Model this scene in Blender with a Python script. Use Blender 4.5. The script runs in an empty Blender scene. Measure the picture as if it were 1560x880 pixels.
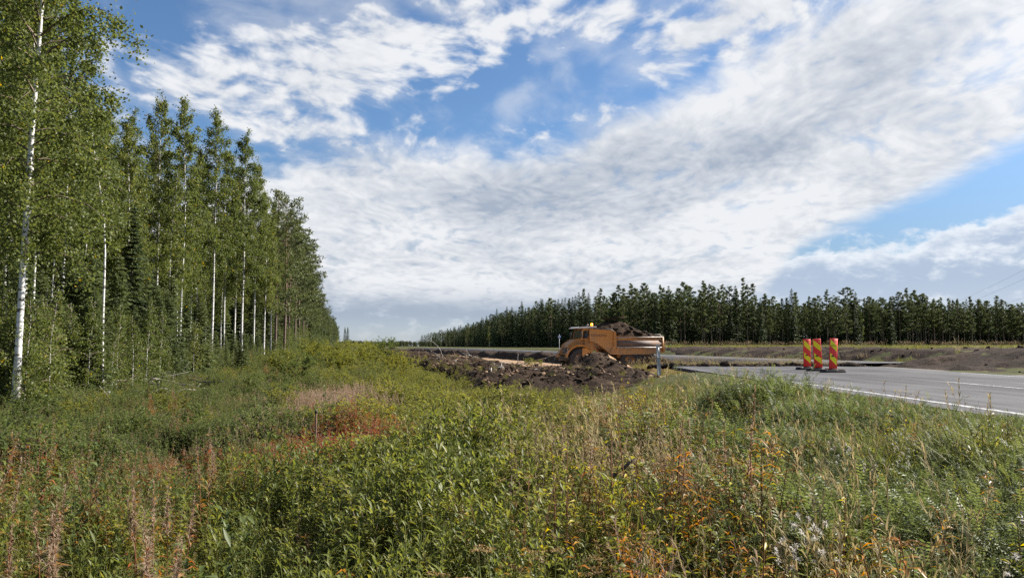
import bpy, math, random
import numpy as np
from mathutils import Vector, Matrix

R = math.radians
rng = np.random.default_rng(7)
random.seed(7)
scn = bpy.context.scene
col = scn.collection

# ------------------------------------------------------------------ camera
EYE = 1.6
FPX = 1170.0
PITCH = math.atan(87.0 / FPX)
cam_d = bpy.data.cameras.new('camera')
cam_d.sensor_width = 36.0
cam_d.lens = 27.0
cam_d.clip_start = 0.05
cam_d.clip_end = 9000.0
cam = bpy.data.objects.new('camera', cam_d)
cam.location = (0, 0, EYE)
cam.rotation_euler = (R(90) + PITCH, 0, 0)
col.objects.link(cam)
scn.camera = cam

# ------------------------------------------------------------------ light
SUN_AZ, SUN_EL = R(70), R(35)          # azimuth to the right of the view axis
sun_dir = Vector((math.sin(SUN_AZ) * math.cos(SUN_EL), math.cos(SUN_AZ) * math.cos(SUN_EL), math.sin(SUN_EL)))
sd = bpy.data.lights.new('sun', 'SUN')
sd.energy = 5.0
sd.angle = R(0.53)
sd.color = (1.0, 0.945, 0.86)
sun = bpy.data.objects.new('sun', sd)
sun.rotation_euler = sun_dir.to_track_quat('Z', 'Y').to_euler()
sun.location = (40, 40, 60)
col.objects.link(sun)

scn.view_settings.view_transform = 'Standard'
scn.view_settings.look = 'None'
scn.view_settings.gamma = 1.0
scn.view_settings.use_curve_mapping = False
scn.view_settings.exposure = 1.32
scn.cycles.use_denoising = False
scn.cycles.max_bounces = 5
scn.cycles.diffuse_bounces = 3
scn.cycles.transmission_bounces = 4
scn.cycles.transparent_max_bounces = 5

# ------------------------------------------------------------------ sky
SKY_STRENGTH = 0.085
SKY_LEVEL = 0.545      # clouds and blue under this exposure


class NX:
    """tiny expression builder over shader math nodes"""
    def __init__(s, nt):
        s.nt = nt

    def node(s, t, **kw):
        n = s.nt.nodes.new(t)
        for k, v in kw.items():
            setattr(n, k, v)
        return n

    def put(s, sock, v):
        if hasattr(v, 'is_output'):
            s.nt.links.new(v, sock)
        else:
            sock.default_value = v

    def m(s, op, a, b=0.0, c=0.0, clamp=False):
        n = s.node('ShaderNodeMath', operation=op, use_clamp=clamp)
        s.put(n.inputs[0], a)
        s.put(n.inputs[1], b)
        s.put(n.inputs[2], c)
        return n.outputs[0]

    def add(s, *a):
        r = a[0]
        for b in a[1:]:
            r = s.m('ADD', r, b)
        return r

    def sub(s, a, b): return s.m('SUBTRACT', a, b)
    def mul(s, *a):
        r = a[0]
        for b in a[1:]:
            r = s.m('MULTIPLY', r, b)
        return r
    def div(s, a, b): return s.m('DIVIDE', a, b)
    def mn(s, a, b): return s.m('MINIMUM', a, b)
    def mx(s, a, b): return s.m('MAXIMUM', a, b)

    def ramp(s, v, a, b, c=0.0, d=1.0, smooth=True):
        n = s.node('ShaderNodeMapRange', interpolation_type='SMOOTHSTEP' if smooth else 'LINEAR', clamp=True)
        s.put(n.inputs['Value'], v)
        for k, x in (('From Min', a), ('From Max', b), ('To Min', c), ('To Max', d)):
            s.put(n.inputs[k], x)
        return n.outputs['Result']

    def vec(s, x, y, z=0.0):
        n = s.node('ShaderNodeCombineXYZ')
        for i, v in enumerate((x, y, z)):
            s.put(n.inputs[i], v)
        return n.outputs[0]

    def noise(s, v, scale, detail=4.0, rough=0.55, dist=0.0, dim='3D', color=False):
        n = s.node('ShaderNodeTexNoise', noise_dimensions=dim)
        if v is not None:
            s.put(n.inputs['Vector'], v)
        n.inputs['Scale'].default_value = scale
        n.inputs['Detail'].default_value = detail
        n.inputs['Roughness'].default_value = rough
        n.inputs['Distortion'].default_value = dist
        return n.outputs['Color' if color else 'Fac']

    def mix(s, f, a, b):
        n = s.node('ShaderNodeMix', data_type='RGBA')
        s.put(n.inputs['Factor'], f)
        for sock, v in ((n.inputs['A'], a), (n.inputs['B'], b)):
            pass
        s.put(n.inputs[6], a)
        s.put(n.inputs[7], b)
        return n.outputs[2]

    def gauss(s, X, Y, x0, y0, sx, sy, ang=0.0):
        """soft ellipse; ang turns its long axis"""
        dx = s.sub(X, x0)
        dy = s.sub(Y, y0)
        ca, sa = math.cos(R(ang)), math.sin(R(ang))
        a = s.div(s.add(s.mul(dx, ca), s.mul(dy, sa)), sx)
        b = s.div(s.sub(s.mul(dy, ca), s.mul(dx, sa)), sy)
        q = s.add(s.mul(a, a), s.mul(b, b))
        return s.m('EXPONENT', s.mul(q, -1.0))


def build_world():
    w = bpy.data.worlds.new('World')
    scn.world = w
    w.use_nodes = True
    w.cycles.sampling_method = 'MANUAL'
    w.cycles.sample_map_resolution = 256
    nt = w.node_tree
    nt.nodes.clear()
    e = NX(nt)
    out = e.node('ShaderNodeOutputWorld')
    bg = e.node('ShaderNodeBackground')
    bg.inputs['Strength'].default_value = SKY_STRENGTH
    nt.links.new(bg.outputs[0], out.inputs[0])
    sky = e.node('ShaderNodeTexSky', sky_type='NISHITA')
    sky.sun_disc = False
    sky.sun_elevation = SUN_EL
    sky.sun_rotation = SUN_AZ
    sky.altitude = 100.0
    sky.air_density = 1.0
    sky.dust_density = 0.6
    sky.ozone_density = 2.0
    tc = e.node('ShaderNodeTexCoord')
    sp = e.node('ShaderNodeSeparateXYZ')
    nt.links.new(tc.outputs['Generated'], sp.inputs[0])
    dx, dy, dz = sp.outputs
    hor = e.m('SQRT', e.add(e.mul(dx, dx), e.mul(dy, dy)))
    # compass angle and elevation of a sky direction, in units of 1/1170 rad
    X = e.add(e.mul(e.m('ARCTAN2', dx, dy), 1250.0), 780.0)
    Y = e.sub(527.0, e.mul(e.m('ARCTAN2', dz, hor), 1190.0))
    zz = e.add(e.mx(dz, 0.0), 0.22)
    P = e.vec(e.div(dx, zz), e.div(dy, zz), 0.0)
    # ---- textures on a flat cloud deck
    warp = e.noise(P, 1.7, 3.0, 0.5, color=True)
    wv = e.node('ShaderNodeVectorMath', operation='MULTIPLY_ADD')
    nt.links.new(warp, wv.inputs[0])
    wv.inputs[1].default_value = (0.30, 0.30, 0.0)
    nt.links.new(P, wv.inputs[2])
    PW = wv.outputs[0]
    rot = e.node('ShaderNodeMapping')
    nt.links.new(PW, rot.inputs['Vector'])
    rot.inputs['Rotation'].default_value = (0, 0, R(-34))
    rot.inputs['Scale'].default_value = (1.1, 0.85, 1.0)
    PR = rot.outputs[0]
    big = e.noise(PW, 2.0, 7.0, 0.62)
    cell = e.noise(PR, 10.5, 5.0, 0.52, 0.1)
    fine = e.noise(PR, 22.0, 3.0, 0.5)
    soft = e.noise(PR, 2.6, 3.0, 0.5)
    wisp = e.sub(e.noise(PR, 5.2, 8.0, 0.62, 0.3), 0.5)

    # ---- where the big sheet lies
    wob = e.add(e.mul(e.sub(big, 0.5), 190.0), e.mul(e.sub(cell, 0.5), 120.0))
    yu = e.sub(e.sub(222.0, e.mul(e.mx(e.sub(X, 840.0), 0.0), 0.36)), e.mul(e.mx(e.sub(480.0, X), 0.0), -0.35))
    yu = e.mx(yu, -160.0)
    yl = e.add(e.sub(438.0, e.mul(e.sub(X, 1100.0), 0.39)), e.mul(e.mx(e.sub(1230.0, X), 0.0), 0.75))
    yl = e.mn(e.mx(yl, 60.0), 470.0)
    up = e.ramp(e.add(e.sub(Y, yu), wob), -42.0, 46.0)
    dn = e.ramp(e.add(e.sub(yl, Y), e.mul(wob, 0.22)), -12.0, 26.0)
    sheet = e.mul(up, dn)
    # ---- broken patches above it (added to the noise), blue lanes (taken away)
    g = lambda *a: e.gauss(X, Y, *a)
    patch = e.add(
        e.mul(g(580, 85, 210, 52, -4), 0.30),
        e.mul(g(300, 140, 200, 36, 2), 0.20),
        e.mul(g(420, 205, 200, 30, 8), 0.20),
        e.mul(g(850, 28, 120, 32, 0), 0.27),
        e.mul(g(985, 45, 56, 40, 0), 0.22),
        e.mul(g(690, 8, 70, 16, 0), 0.12),
        e.mul(g(1180, 20, 130, 46, -20), 0.34),
        e.mul(g(1085, 72, 60, 18, -15), 0.20),
        e.mul(g(930, 165, 160, 30, -14), 0.22),
        e.mul(g(1490, 318, 60, 9, -6), 0.28),
        e.mul(g(1500, -60, 330, 90, -20), 0.32))
    blue = e.add(
        e.mul(g(720, 160, 150, 26, 2), 0.14), e.mul(g(250, 30, 260, 40, 0), 0.16),
        e.mul(g(60, 120, 240, 150, 0), 0.15),
        e.mul(g(850, 120, 150, 58, -8), 0.24),
        e.mul(g(1330, 55, 90, 20, -22), 0.14),
        e.mul(g(820, -60, 700, 50, 0), 0.05),
        e.mul(g(1030, 20, 60, 24, -20), 0.10))
    base = e.sub(e.add(e.mul(big, 0.72), e.mul(cell, 0.72), e.mul(wisp, 0.40)), 0.72)
    bbrk = e.sub(e.add(e.mul(big, 0.42), e.mul(cell, 0.95), e.mul(fine, 0.50), e.mul(wisp, 0.40)), 0.935)
    brk = e.ramp(e.sub(e.add(bbrk, patch, e.mul(g(420, 130, 420, 110, 0), 0.10)), e.add(blue, 0.10)), -0.10, 0.26)
    gapn = e.ramp(e.add(base, e.mul(cell, 0.25), e.mul(e.sub(fine, 0.5), 0.5)), -0.26, 0.08, 0.60, 1.0)
    veil = e.mul(e.ramp(e.add(soft, e.mul(wisp, 0.7), e.mul(e.sub(cell, 0.5), 0.35)), 0.34, 0.72), 0.42)
    d1 = e.mx(e.mul(sheet, gapn), e.mul(e.mx(brk, veil), e.ramp(dn, 0.0, 1.0, 0.0, 1.0)))
    # ---- low cumulus and grey bank near the horizon, in angle space
    A = e.vec(e.mul(X, 0.0042), e.mul(Y, 0.0085), 3.7)
    cum = e.noise(A, 2.3, 7.0, 0.6, 0.2)
    cumb = e.noise(A, 0.9, 4.0, 0.5)
    cumf = e.noise(A, 6.0, 5.0, 0.6)
    ytop = e.sub(420.0, e.mul(e.ramp(X, 1080.0, 1250.0), 36.0))
    ytop = e.sub(ytop, e.mul(e.ramp(X, 1330.0, 1640.0), 48.0))
    ytop = e.add(ytop, e.mul(e.ramp(X, 780.0, 1020.0), e.ramp(X, 1250.0, 1020.0), 40.0))
    dl = e.add(e.sub(Y, ytop), e.mul(e.sub(cum, 0.5), 120.0))
    low = e.ramp(dl, -3.0, 12.0)
    low = e.mul(low, e.ramp(Y, 520.0, 470.0, 0.55, 0.92))

    # ---- colours (x strength 0.1 -> display-linear light)
    k = SKY_LEVEL / SKY_STRENGTH
    c = lambda r, g_, b: (r * k, g_ * k, b * k, 1.0)
    WHITE, GREY = c(0.66, 0.675, 0.70), c(0.31, 0.36, 0.44)
    # thick middle of the sheet goes grey, its thin rims white
    thick = e.add(e.mul(g(940, 285, 250, 60, -14), 0.55), e.mul(g(1330, 165, 260, 55, -22), 0.48), e.mul(g(700, 300, 170, 40, -6), 0.22), e.mul(g(470, 245, 130, 28, -5), 0.25),
                  e.mul(e.sub(soft, 0.5), 1.7), e.mul(e.sub(cell, 0.5), -1.15), e.mul(e.sub(fine, 0.5), -0.85), 0.12)
    ccol = e.mix(e.ramp(thick, 0.0, 0.95, 0.0, 1.0, False), WHITE, GREY)
    # light grows towards the sun
    dot = e.node('ShaderNodeVectorMath', operation='DOT_PRODUCT')
    nt.links.new(tc.outputs['Generated'], dot.inputs[0])
    dot.inputs[1].default_value = tuple(sun_dir)
    glow = e.ramp(dot.outputs['Value'], 0.72, 0.985, 0.0, 1.0)
    gain = e.add(e.mul(glow, 0.22), 0.96)
    gm = e.node('ShaderNodeVectorMath', operation='SCALE')
    nt.links.new(ccol, gm.inputs[0])
    nt.links.new(gain, gm.inputs['Scale'])
    lowwhite = e.mul(e.ramp(e.add(dl, e.mul(e.sub(cumf, 0.5), -60.0)), 44.0, 2.0), e.ramp(X, 950.0, 1200.0, 0.25, 1.0))
    lowwhite = e.mx(lowwhite, e.mul(e.ramp(e.add(e.mul(cumf, 0.6), e.mul(cumb, 0.6)), 0.575, 0.76), e.ramp(X, 1000.0, 1200.0, 0.6, 0.95)))
    LG = e.mix(e.ramp(Y, 430.0, 515.0), c(0.345, 0.415, 0.53), c(0.47, 0.53, 0.61))
    LG = e.mix(e.mul(e.ramp(X, 1100.0, 800.0), e.ramp(Y, 520.0, 470.0)), LG, c(0.29, 0.345, 0.43))
    lcol = e.mix(lowwhite, LG, c(0.66, 0.69, 0.73))
    # deepen the blue a little: cleaner air than the default
    sg = e.node('ShaderNodeMix', data_type='RGBA', blend_type='MULTIPLY')
    sg.inputs['Factor'].default_value = 1.0
    nt.links.new(sky.outputs[0], sg.inputs[6])
    nt.links.new(e.mix(e.ramp(Y, 180.0, 460.0), (0.445, 0.555, 0.655, 1.0), (0.32, 0.365, 0.435, 1.0)), sg.inputs[7])
    col1 = e.mix(low, sg.outputs[2], lcol)
    # the sheet stands above the bank in the sky
    col2 = e.mix(e.mul(d1, e.ramp(Y, 500.0, 420.0)), col1, gm.outputs[0])
    nt.links.new(col2, bg.inputs['Color'])


build_world()

# ------------------------------------------------------------------ helpers
def px(x, y, depth=None, z=None):
    """direction of a photo pixel turned into a point at a given forward distance, or on the level z"""
    u, v = (x - 780.0) / FPX, (440.0 - y) / FPX
    d = Vector((u, math.cos(PITCH) - v * math.sin(PITCH), math.sin(PITCH) + v * math.cos(PITCH)))
    k = depth / d.y if depth is not None else (z - EYE) / d.z
    return Vector((0, 0, EYE)) + d * k


class MB:
    """collects vertices and faces, builds ONE mesh"""
    def __init__(s):
        s.v, s.f, s.t, s.m, s.n = [], [], [], [], 0

    def add(s, v, f, tint=0.5, mat=0):
        v = np.asarray(v, dtype=np.float64).reshape(-1, 3)
        f = np.asarray(f, dtype=np.int64)
        s.v.append(v)
        s.f.append((f + s.n, mat))
        s.t.append(np.broadcast_to(np.asarray(tint, dtype=np.float64), (len(v),)))
        s.n += len(v)
        return s

    def box(s, c, sz, rot=None, mat=0, tint=0.5, taper=1.0):
        x, y, z = np.array(sz) / 2.0
        v = np.array([(-x, -y, -z), (x, -y, -z), (x, y, -z), (-x, y, -z), (-x * taper, -y * taper, z), (x * taper, -y * taper, z), (x * taper, y * taper, z), (-x * taper, y * taper, z)])
        if rot is not None:
            v = v @ np.array(Matrix(rot).to_3x3().transposed())
        return s.add(v + np.array(c), [(0, 3, 2, 1), (4, 5, 6, 7), (0, 1, 5, 4), (1, 2, 6, 5), (2, 3, 7, 6), (3, 0, 4, 7)], tint, mat)

    def prism(s, poly, y0, y1, mat=0, tint=0.5, inset=0.0):
        """side outline (x, z) pulled from y0 to y1"""
        p = np.array(poly, dtype=float)
        n = len(p)
        area = 0.5 * np.sum(p[:, 0] * np.roll(p[:, 1], -1) - np.roll(p[:, 0], -1) * p[:, 1])
        if area < 0:
            p = p[::-1]
        a = np.column_stack([p[:, 0], np.full(n, y0), p[:, 1]])
        b = np.column_stack([p[:, 0], np.full(n, y1), p[:, 1]])
        base = s.n
        s.v.append(np.vstack([a, b]))
        s.t.append(np.full(2 * n, tint))
        s.n += 2 * n
        q = np.array([(i, (i + 1) % n, n + (i + 1) % n, n + i) for i in range(n)])
        if y0 > y1:
            q = q[:, ::-1]
        s.f.append((q + base, mat))
        c1 = np.arange(n)[None, :] if y0 > y1 else np.arange(n)[::-1][None, :]
        c1 = c1[:, ::-1] if False else c1
        s.f.append((np.arange(n)[None, :] + base if y1 > y0 else np.arange(n)[::-1][None, :] + base, mat))
        s.f.append((np.arange(n)[::-1][None, :] + base + n if y1 > y0 else np.arange(n)[None, :] + base + n, mat))
        return s

    def tube(s, pts, rad, sides=6, tint=0.5, mat=0, cap=True):
        pts = np.asarray(pts, dtype=float)
        n = len(pts)
        rad = np.broadcast_to(np.asarray(rad, dtype=float), (n,))
        tg = np.gradient(pts, axis=0)
        tg /= np.linalg.norm(tg, axis=1)[:, None] + 1e-9
        ref = np.array([0.0, 0, 1]) if abs(tg[:, 2].mean()) < 0.9 else np.array([1.0, 0, 0])
        a = np.cross(tg, ref)
        a /= np.linalg.norm(a, axis=1)[:, None] + 1e-9
        b = np.cross(tg, a)
        th = np.arange(sides) * 2 * math.pi / sides
        v = pts[:, None, :] + rad[:, None, None] * (a[:, None, :] * np.cos(th)[None, :, None] + b[:, None, :] * np.sin(th)[None, :, None])
        i = np.arange(n - 1)[:, None] * sides
        j = np.arange(sides)[None, :]
        k = (j + 1) % sides
        f = np.stack([i + j, i + k, i + sides + k, i + sides + j], -1).reshape(-1, 4)
        base = s.n
        s.add(v.reshape(-1, 3), f, tint, mat)
        if cap:
            s.f.append((np.arange(sides)[::-1][None, :] + base, mat))
            s.f.append((np.arange(sides)[None, :] + base + (n - 1) * sides, mat))
        return s

    def leaves(s, base, d, nrm, ln, wd, bend=0.25, fold=0.25, tint=0.5, mat=0):
        """N folded leaves of four triangles"""
        base = np.asarray(base, float)
        N = len(base)
        d = d / (np.linalg.norm(d, axis=1)[:, None] + 1e-9)
        side = np.cross(d, nrm)
        side /= np.linalg.norm(side, axis=1)[:, None] + 1e-9
        up = np.cross(side, d)
        ln = np.broadcast_to(ln, (N,))[:, None]
        wd = np.broadcast_to(wd, (N,))[:, None]
        bend = np.broadcast_to(bend, (N,))[:, None]
        mid = base + d * ln * 0.48
        tip = base + d * ln * (1 - 0.3 * np.abs(bend)) - up * ln * bend
        L = mid + side * wd * 0.5 + up * wd * fold
        Rr = mid - side * wd * 0.5 + up * wd * fold
        v = np.stack([base, L, Rr, tip, mid], 1).reshape(-1, 3)
        k = np.arange(N)[:, None, None] * 5
        f = (np.array([[0, 4, 1], [0, 2, 4], [1, 4, 3], [4, 2, 3]])[None] + k).reshape(-1, 3)
        return s.add(v, f, np.repeat(np.broadcast_to(tint, (N,)), 5), mat)

    def cards(s, c, d, nrm, ln, wd, tint=0.5, mat=0):
        """N flat rhombic leaves, one quad each"""
        N = len(c)
        d = d / (np.linalg.norm(d, axis=1)[:, None] + 1e-9)
        side = np.cross(d, nrm)
        side /= np.linalg.norm(side, axis=1)[:, None] + 1e-9
        ln = np.broadcast_to(ln, (N,))[:, None]
        wd = np.broadcast_to(wd, (N,))[:, None]
        v = np.stack([c - d * ln * 0.5, c + side * wd * 0.5, c + d * ln * 0.5, c - side * wd * 0.5], 1).reshape(-1, 3)
        f = (np.arange(4)[None] + np.arange(N)[:, None] * 4)
        return s.add(v, f, np.repeat(np.broadcast_to(tint, (N,)), 4), mat)

    def blades(s, base, d, ln, wd, bend, tint=0.5, mat=0):
        """N grass blades: quad + tip triangle, leaning along d and bending over"""
        N = len(base)
        d = d / (np.linalg.norm(d, axis=1)[:, None] + 1e-9)
        hz = d * np.array([1, 1, 0])
        hz = hz / (np.linalg.norm(hz, axis=1)[:, None] + 1e-6)
        side = np.cross(d, np.array([0, 0, 1.0]) + 0.001)
        side /= np.linalg.norm(side, axis=1)[:, None] + 1e-9
        ln = np.broadcast_to(ln, (N,))[:, None]
        wd = np.broadcast_to(wd, (N,))[:, None]
        bend = np.broadcast_to(bend, (N,))[:, None]
        mid = base + d * ln * 0.55
        tip = base + d * ln * (1 - 0.25 * bend) + hz * ln * bend * 0.6 - np.array([0, 0, 1.0]) * ln * bend * 0.25
        v = np.stack([base - side * wd * 0.5, base + side * wd * 0.5, mid + side * wd * 0.42, mid - side * wd * 0.42, tip], 1).reshape(-1, 3)
        k = np.arange(N)[:, None] * 5
        tt = np.repeat(np.broadcast_to(tint, (N,)), 5)
        b0 = s.n
        s.add(v, np.array([[0, 1, 2, 3]]) + k, tt, mat)
        s.f.append((np.array([[3, 2, 4]]) + k + b0, mat))
        return s

    def mesh(s, name, mats=(), smooth=False):
        me = bpy.data.meshes.new(name)
        v = np.vstack(s.v)
        tot = np.concatenate([np.full(len(f), f.shape[1]) for f, _ in s.f])
        idx = np.concatenate([f.ravel() for f, _ in s.f])
        mi = np.concatenate([np.full(len(f), m) for f, m in s.f])
        me.vertices.add(len(v))
        me.vertices.foreach_set('co', v.astype(np.float32).ravel())
        me.loops.add(len(idx))
        me.loops.foreach_set('vertex_index', idx.astype(np.int32))
        me.polygons.add(len(tot))
        st = np.concatenate([[0], np.cumsum(tot)[:-1]])
        me.polygons.foreach_set('loop_start', st.astype(np.int32))
        me.polygons.foreach_set('material_index', mi.astype(np.int32))
        if smooth:
            me.polygons.foreach_set('use_smooth', np.ones(len(tot), dtype=bool))
        at = me.attributes.new('tint', 'FLOAT', 'POINT')
        at.data.foreach_set('value', np.concatenate(s.t).astype(np.float32))
        for m in mats:
            me.materials.append(M[m] if isinstance(m, str) else m)
        me.update(calc_edges=True)
        return me

    def build(s, name, mats, parent=None, smooth=False, bevel=0.0, link=True):
        o = bpy.data.objects.new(name, s.mesh(name, [mats] if isinstance(mats, str) else mats, smooth))
        if link:
            col.objects.link(o)
        if parent is not None:
            o.parent = parent
        if bevel:
            b = o.modifiers.new('bevel', 'BEVEL')
            b.width = bevel
            b.segments = 2
            b.limit_method = 'ANGLE'
        return o


def tag(o, label=None, cat=None, group=None, kind=None):
    for k, v in (('label', label), ('category', cat), ('group', group), ('kind', kind)):
        if v:
            o[k] = v
    return o


def thing(name, label, cat, loc=(0, 0, 0), rz=0.0, group=None):
    o = bpy.data.objects.new(name, None)
    o.empty_display_size = 0.2
    col.objects.link(o)
    o.location = loc
    o.rotation_euler = (0, 0, rz)
    return tag(o, label, cat, group)


KIDS = {}


def kids(o):
    return KIDS.setdefault(o.name, [c for c in o.children])


def place(meshes, name, label, cat, loc, rz, sc, group=None, tilt=(0, 0)):
    """a thing from shared part meshes: [(part name, mesh), ...]"""
    t = bpy.data.objects.new(name, None)
    t.empty_display_size = 0.2
    col.objects.link(t)
    t.location = loc
    t.rotation_euler = (tilt[0], tilt[1], rz)
    t.scale = (sc if isinstance(sc, tuple) else (sc, sc, sc))
    for pn, me in meshes:
        c = bpy.data.objects.new(pn, me)
        col.objects.link(c)
        c.parent = t
    return tag(t, label, cat, group)


# ------------------------------------------------------------------ value noise for shapes
def vnoise(x, y, seed=0):
    def h(ix, iy):
        n = (ix * 374761393 + iy * 668265263 + seed * 974634777) & 0xFFFFFFFF
        n = ((n ^ (n >> 13)) * 1274126177) & 0xFFFFFFFF
        return ((n ^ (n >> 16)) & 0xFFFF) / 65535.0
    x = np.asarray(x, float)
    y = np.asarray(y, float)
    ix, iy = np.floor(x).astype(np.int64), np.floor(y).astype(np.int64)
    fx, fy = x - ix, y - iy
    fx, fy = fx * fx * (3 - 2 * fx), fy * fy * (3 - 2 * fy)
    return (h(ix, iy) * (1 - fx) + h(ix + 1, iy) * fx) * (1 - fy) + (h(ix, iy + 1) * (1 - fx) + h(ix + 1, iy + 1) * fx) * fy


def fbm(x, y, oct=4, seed=0, rough=0.5):
    r, a, t = 0.0, 1.0, 0.0
    for i in range(oct):
        r = r + a * vnoise(np.asarray(x) * 2 ** i, np.asarray(y) * 2 ** i, seed + i)
        t += a
        a *= rough
    return r / t


def sstep(a, b, x):
    t = np.clip((np.asarray(x, float) - a) / (b - a), 0, 1)
    return t * t * (3 - 2 * t)


# ------------------------------------------------------------------ materials
M = {}


def newmat(name):
    m = bpy.data.materials.new(name)
    m.use_nodes = True
    nt = m.node_tree
    nt.nodes.clear()
    e = NX(nt)
    out = e.node('ShaderNodeOutputMaterial')
    M[name] = m
    return m, nt, e, out


def ramp_node(e, fac, stops):
    n = e.node('ShaderNodeValToRGB')
    cr = n.color_ramp
    while len(cr.elements) < len(stops):
        cr.elements.new(0.5)
    for el, (p, c) in zip(cr.elements, stops):
        el.position = p
        el.color = (c[0], c[1], c[2], 1)
    e.put(n.inputs[0], fac)
    return n.outputs[0]


def leafmat(name, stops, rough=0.45, trans=0.35, spec=0.5, objvar=0.35, back=1.0):
    """leaf: colour by per-leaf tint plus per-plant chance, light also passes through"""
    m, nt, e, out = newmat(name)
    at = e.node('ShaderNodeAttribute', attribute_name='tint')
    oi = e.node('ShaderNodeObjectInfo')
    f = e.add(e.mul(at.outputs['Fac'], 1.0 - objvar), e.mul(oi.outputs['Random'], objvar))
    c = ramp_node(e, f, stops)
    p = e.node('ShaderNodeBsdfPrincipled')
    nt.links.new(c, p.inputs['Base Color'])
    p.inputs['Roughness'].default_value = rough
    p.inputs['Specular IOR Level'].default_value = spec
    tr = e.node('ShaderNodeBsdfTranslucent')
    hs = e.node('ShaderNodeHueSaturation')
    hs.inputs['Saturation'].default_value = 1.1
    hs.inputs['Value'].default_value = 1.25
    hs.inputs['Hue'].default_value = 0.492
    nt.links.new(c, hs.inputs['Color'])
    nt.links.new(hs.outputs[0], tr.inputs['Color'])
    mx = e.node('ShaderNodeMixShader')
    mx.inputs[0].default_value = trans
    nt.links.new(p.outputs[0], mx.inputs[1])
    nt.links.new(tr.outputs[0], mx.inputs[2])
    nt.links.new(mx.outputs[0], out.inputs[0])
    return m


def plain(name, colr, rough=0.6, metal=0.0, nz=0.0, nscale=8.0, dark=None, bump=0.0, spec=0.5, coat=0.0):
    """paint, plastic, metal: base colour with patchy wear towards a second colour"""
    m, nt, e, out = newmat(name)
    p = e.node('ShaderNodeBsdfPrincipled')
    tc = e.node('ShaderNodeTexCoord')
    if dark is None:
        dark = tuple(c * 0.55 for c in colr)
    n1 = e.noise(tc.outputs['Object'], nscale, 6.0, 0.62)
    f = e.mul(e.ramp(n1, 0.42, 0.68), nz)
    nt.links.new(e.mix(f, (*colr, 1), (*dark, 1)), p.inputs['Base Color'])
    p.inputs['Metallic'].default_value = metal
    p.inputs['Specular IOR Level'].default_value = spec
    p.inputs['Coat Weight'].default_value = coat
    nt.links.new(e.add(rough, e.mul(e.sub(n1, 0.5), 0.25)), p.inputs['Roughness'])
    if bump:
        b = e.node('ShaderNodeBump')
        b.inputs['Strength'].default_value = bump
        b.inputs['Distance'].default_value = 0.02
        nt.links.new(e.noise(tc.outputs['Object'], nscale * 4, 5.0, 0.6), b.inputs['Height'])
        nt.links.new(b.outputs[0], p.inputs['Normal'])
    nt.links.new(p.outputs[0], out.inputs[0])
    return m


# foliage
leafmat('birch_leaf', [(0.0, (0.050, 0.070, 0.020)), (0.45, (0.112, 0.138, 0.036)), (0.9, (0.185, 0.195, 0.050)), (0.975, (0.22, 0.20, 0.04)), (1.0, (0.42, 0.29, 0.03))], 0.5, 0.50, 0.28, 0.25)
leafmat('spruce_needle', [(0.0, (0.032, 0.047, 0.019)), (0.6, (0.064, 0.085, 0.028)), (1.0, (0.11, 0.13, 0.042))], 0.6, 0.28, 0.3, 0.4)
leafmat('young_spruce_needle', [(0.0, (0.048, 0.066, 0.022)), (0.6, (0.088, 0.110, 0.034)), (1.0, (0.135, 0.150, 0.048))], 0.6, 0.30, 0.3, 0.4)
leafmat('pine_needle', [(0.0, (0.048, 0.064, 0.026)), (0.6, (0.092, 0.112, 0.038)), (1.0, (0.155, 0.165, 0.052))], 0.6, 0.30, 0.25, 0.5)
leafmat('willow_leaf', [(0.0, (0.070, 0.092, 0.022)), (0.45, (0.145, 0.168, 0.036)), (0.72, (0.235, 0.23, 0.046)), (0.92, (0.36, 0.30, 0.05)), (1.0, (0.48, 0.33, 0.03))], 0.48, 0.50, 0.34, 0.3)
leafmat('sallow_leaf', [(0.0, (0.060, 0.082, 0.026)), (0.5, (0.11, 0.142, 0.040)), (0.9, (0.18, 0.195, 0.052)), (1.0, (0.32, 0.26, 0.04))], 0.48, 0.46, 0.34, 0.3)
leafmat('shrub_leaf', [(0.0, (0.085, 0.10, 0.022)), (0.5, (0.18, 0.188, 0.038)), (0.86, (0.30, 0.265, 0.048)), (1.0, (0.48, 0.36, 0.03))], 0.48, 0.50, 0.34, 0.3)
leafmat('fireweed_leaf', [(0.0, (0.08, 0.085, 0.02)), (0.35, (0.17, 0.13, 0.025)), (0.65, (0.30, 0.13, 0.03)), (0.85, (0.38, 0.10, 0.03)), (1.0, (0.52, 0.26, 0.03))], 0.5, 0.4, 0.4, 0.45)
leafmat('red_leaf', [(0.0, (0.18, 0.055, 0.02)), (0.45, (0.38, 0.085, 0.022)), (0.8, (0.46, 0.16, 0.03)), (1.0, (0.44, 0.27, 0.05))], 0.5, 0.4, 0.4, 0.3)
leafmat('orange_leaf', [(0.0, (0.13, 0.11, 0.02)), (0.4, (0.36, 0.21, 0.02)), (0.75, (0.48, 0.17, 0.02)), (1.0, (0.60, 0.40, 0.04))], 0.45, 0.42, 0.45, 0.5)
leafmat('yellow_leaf', [(0.0, (0.16, 0.17, 0.02)), (0.5, (0.38, 0.33, 0.03)), (1.0, (0.58, 0.45, 0.04))], 0.45, 0.42, 0.45, 0.4)
leafmat('herb_leaf', [(0.0, (0.074, 0.090, 0.024)), (0.55, (0.15, 0.162, 0.040)), (0.88, (0.26, 0.225, 0.05)), (1.0, (0.40, 0.29, 0.035))], 0.5, 0.48, 0.38, 0.35)
leafmat('vetch_leaf', [(0.0, (0.068, 0.092, 0.030)), (0.55, (0.13, 0.16, 0.050)), (1.0, (0.22, 0.235, 0.080))], 0.55, 0.42, 0.35, 0.35)
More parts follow.
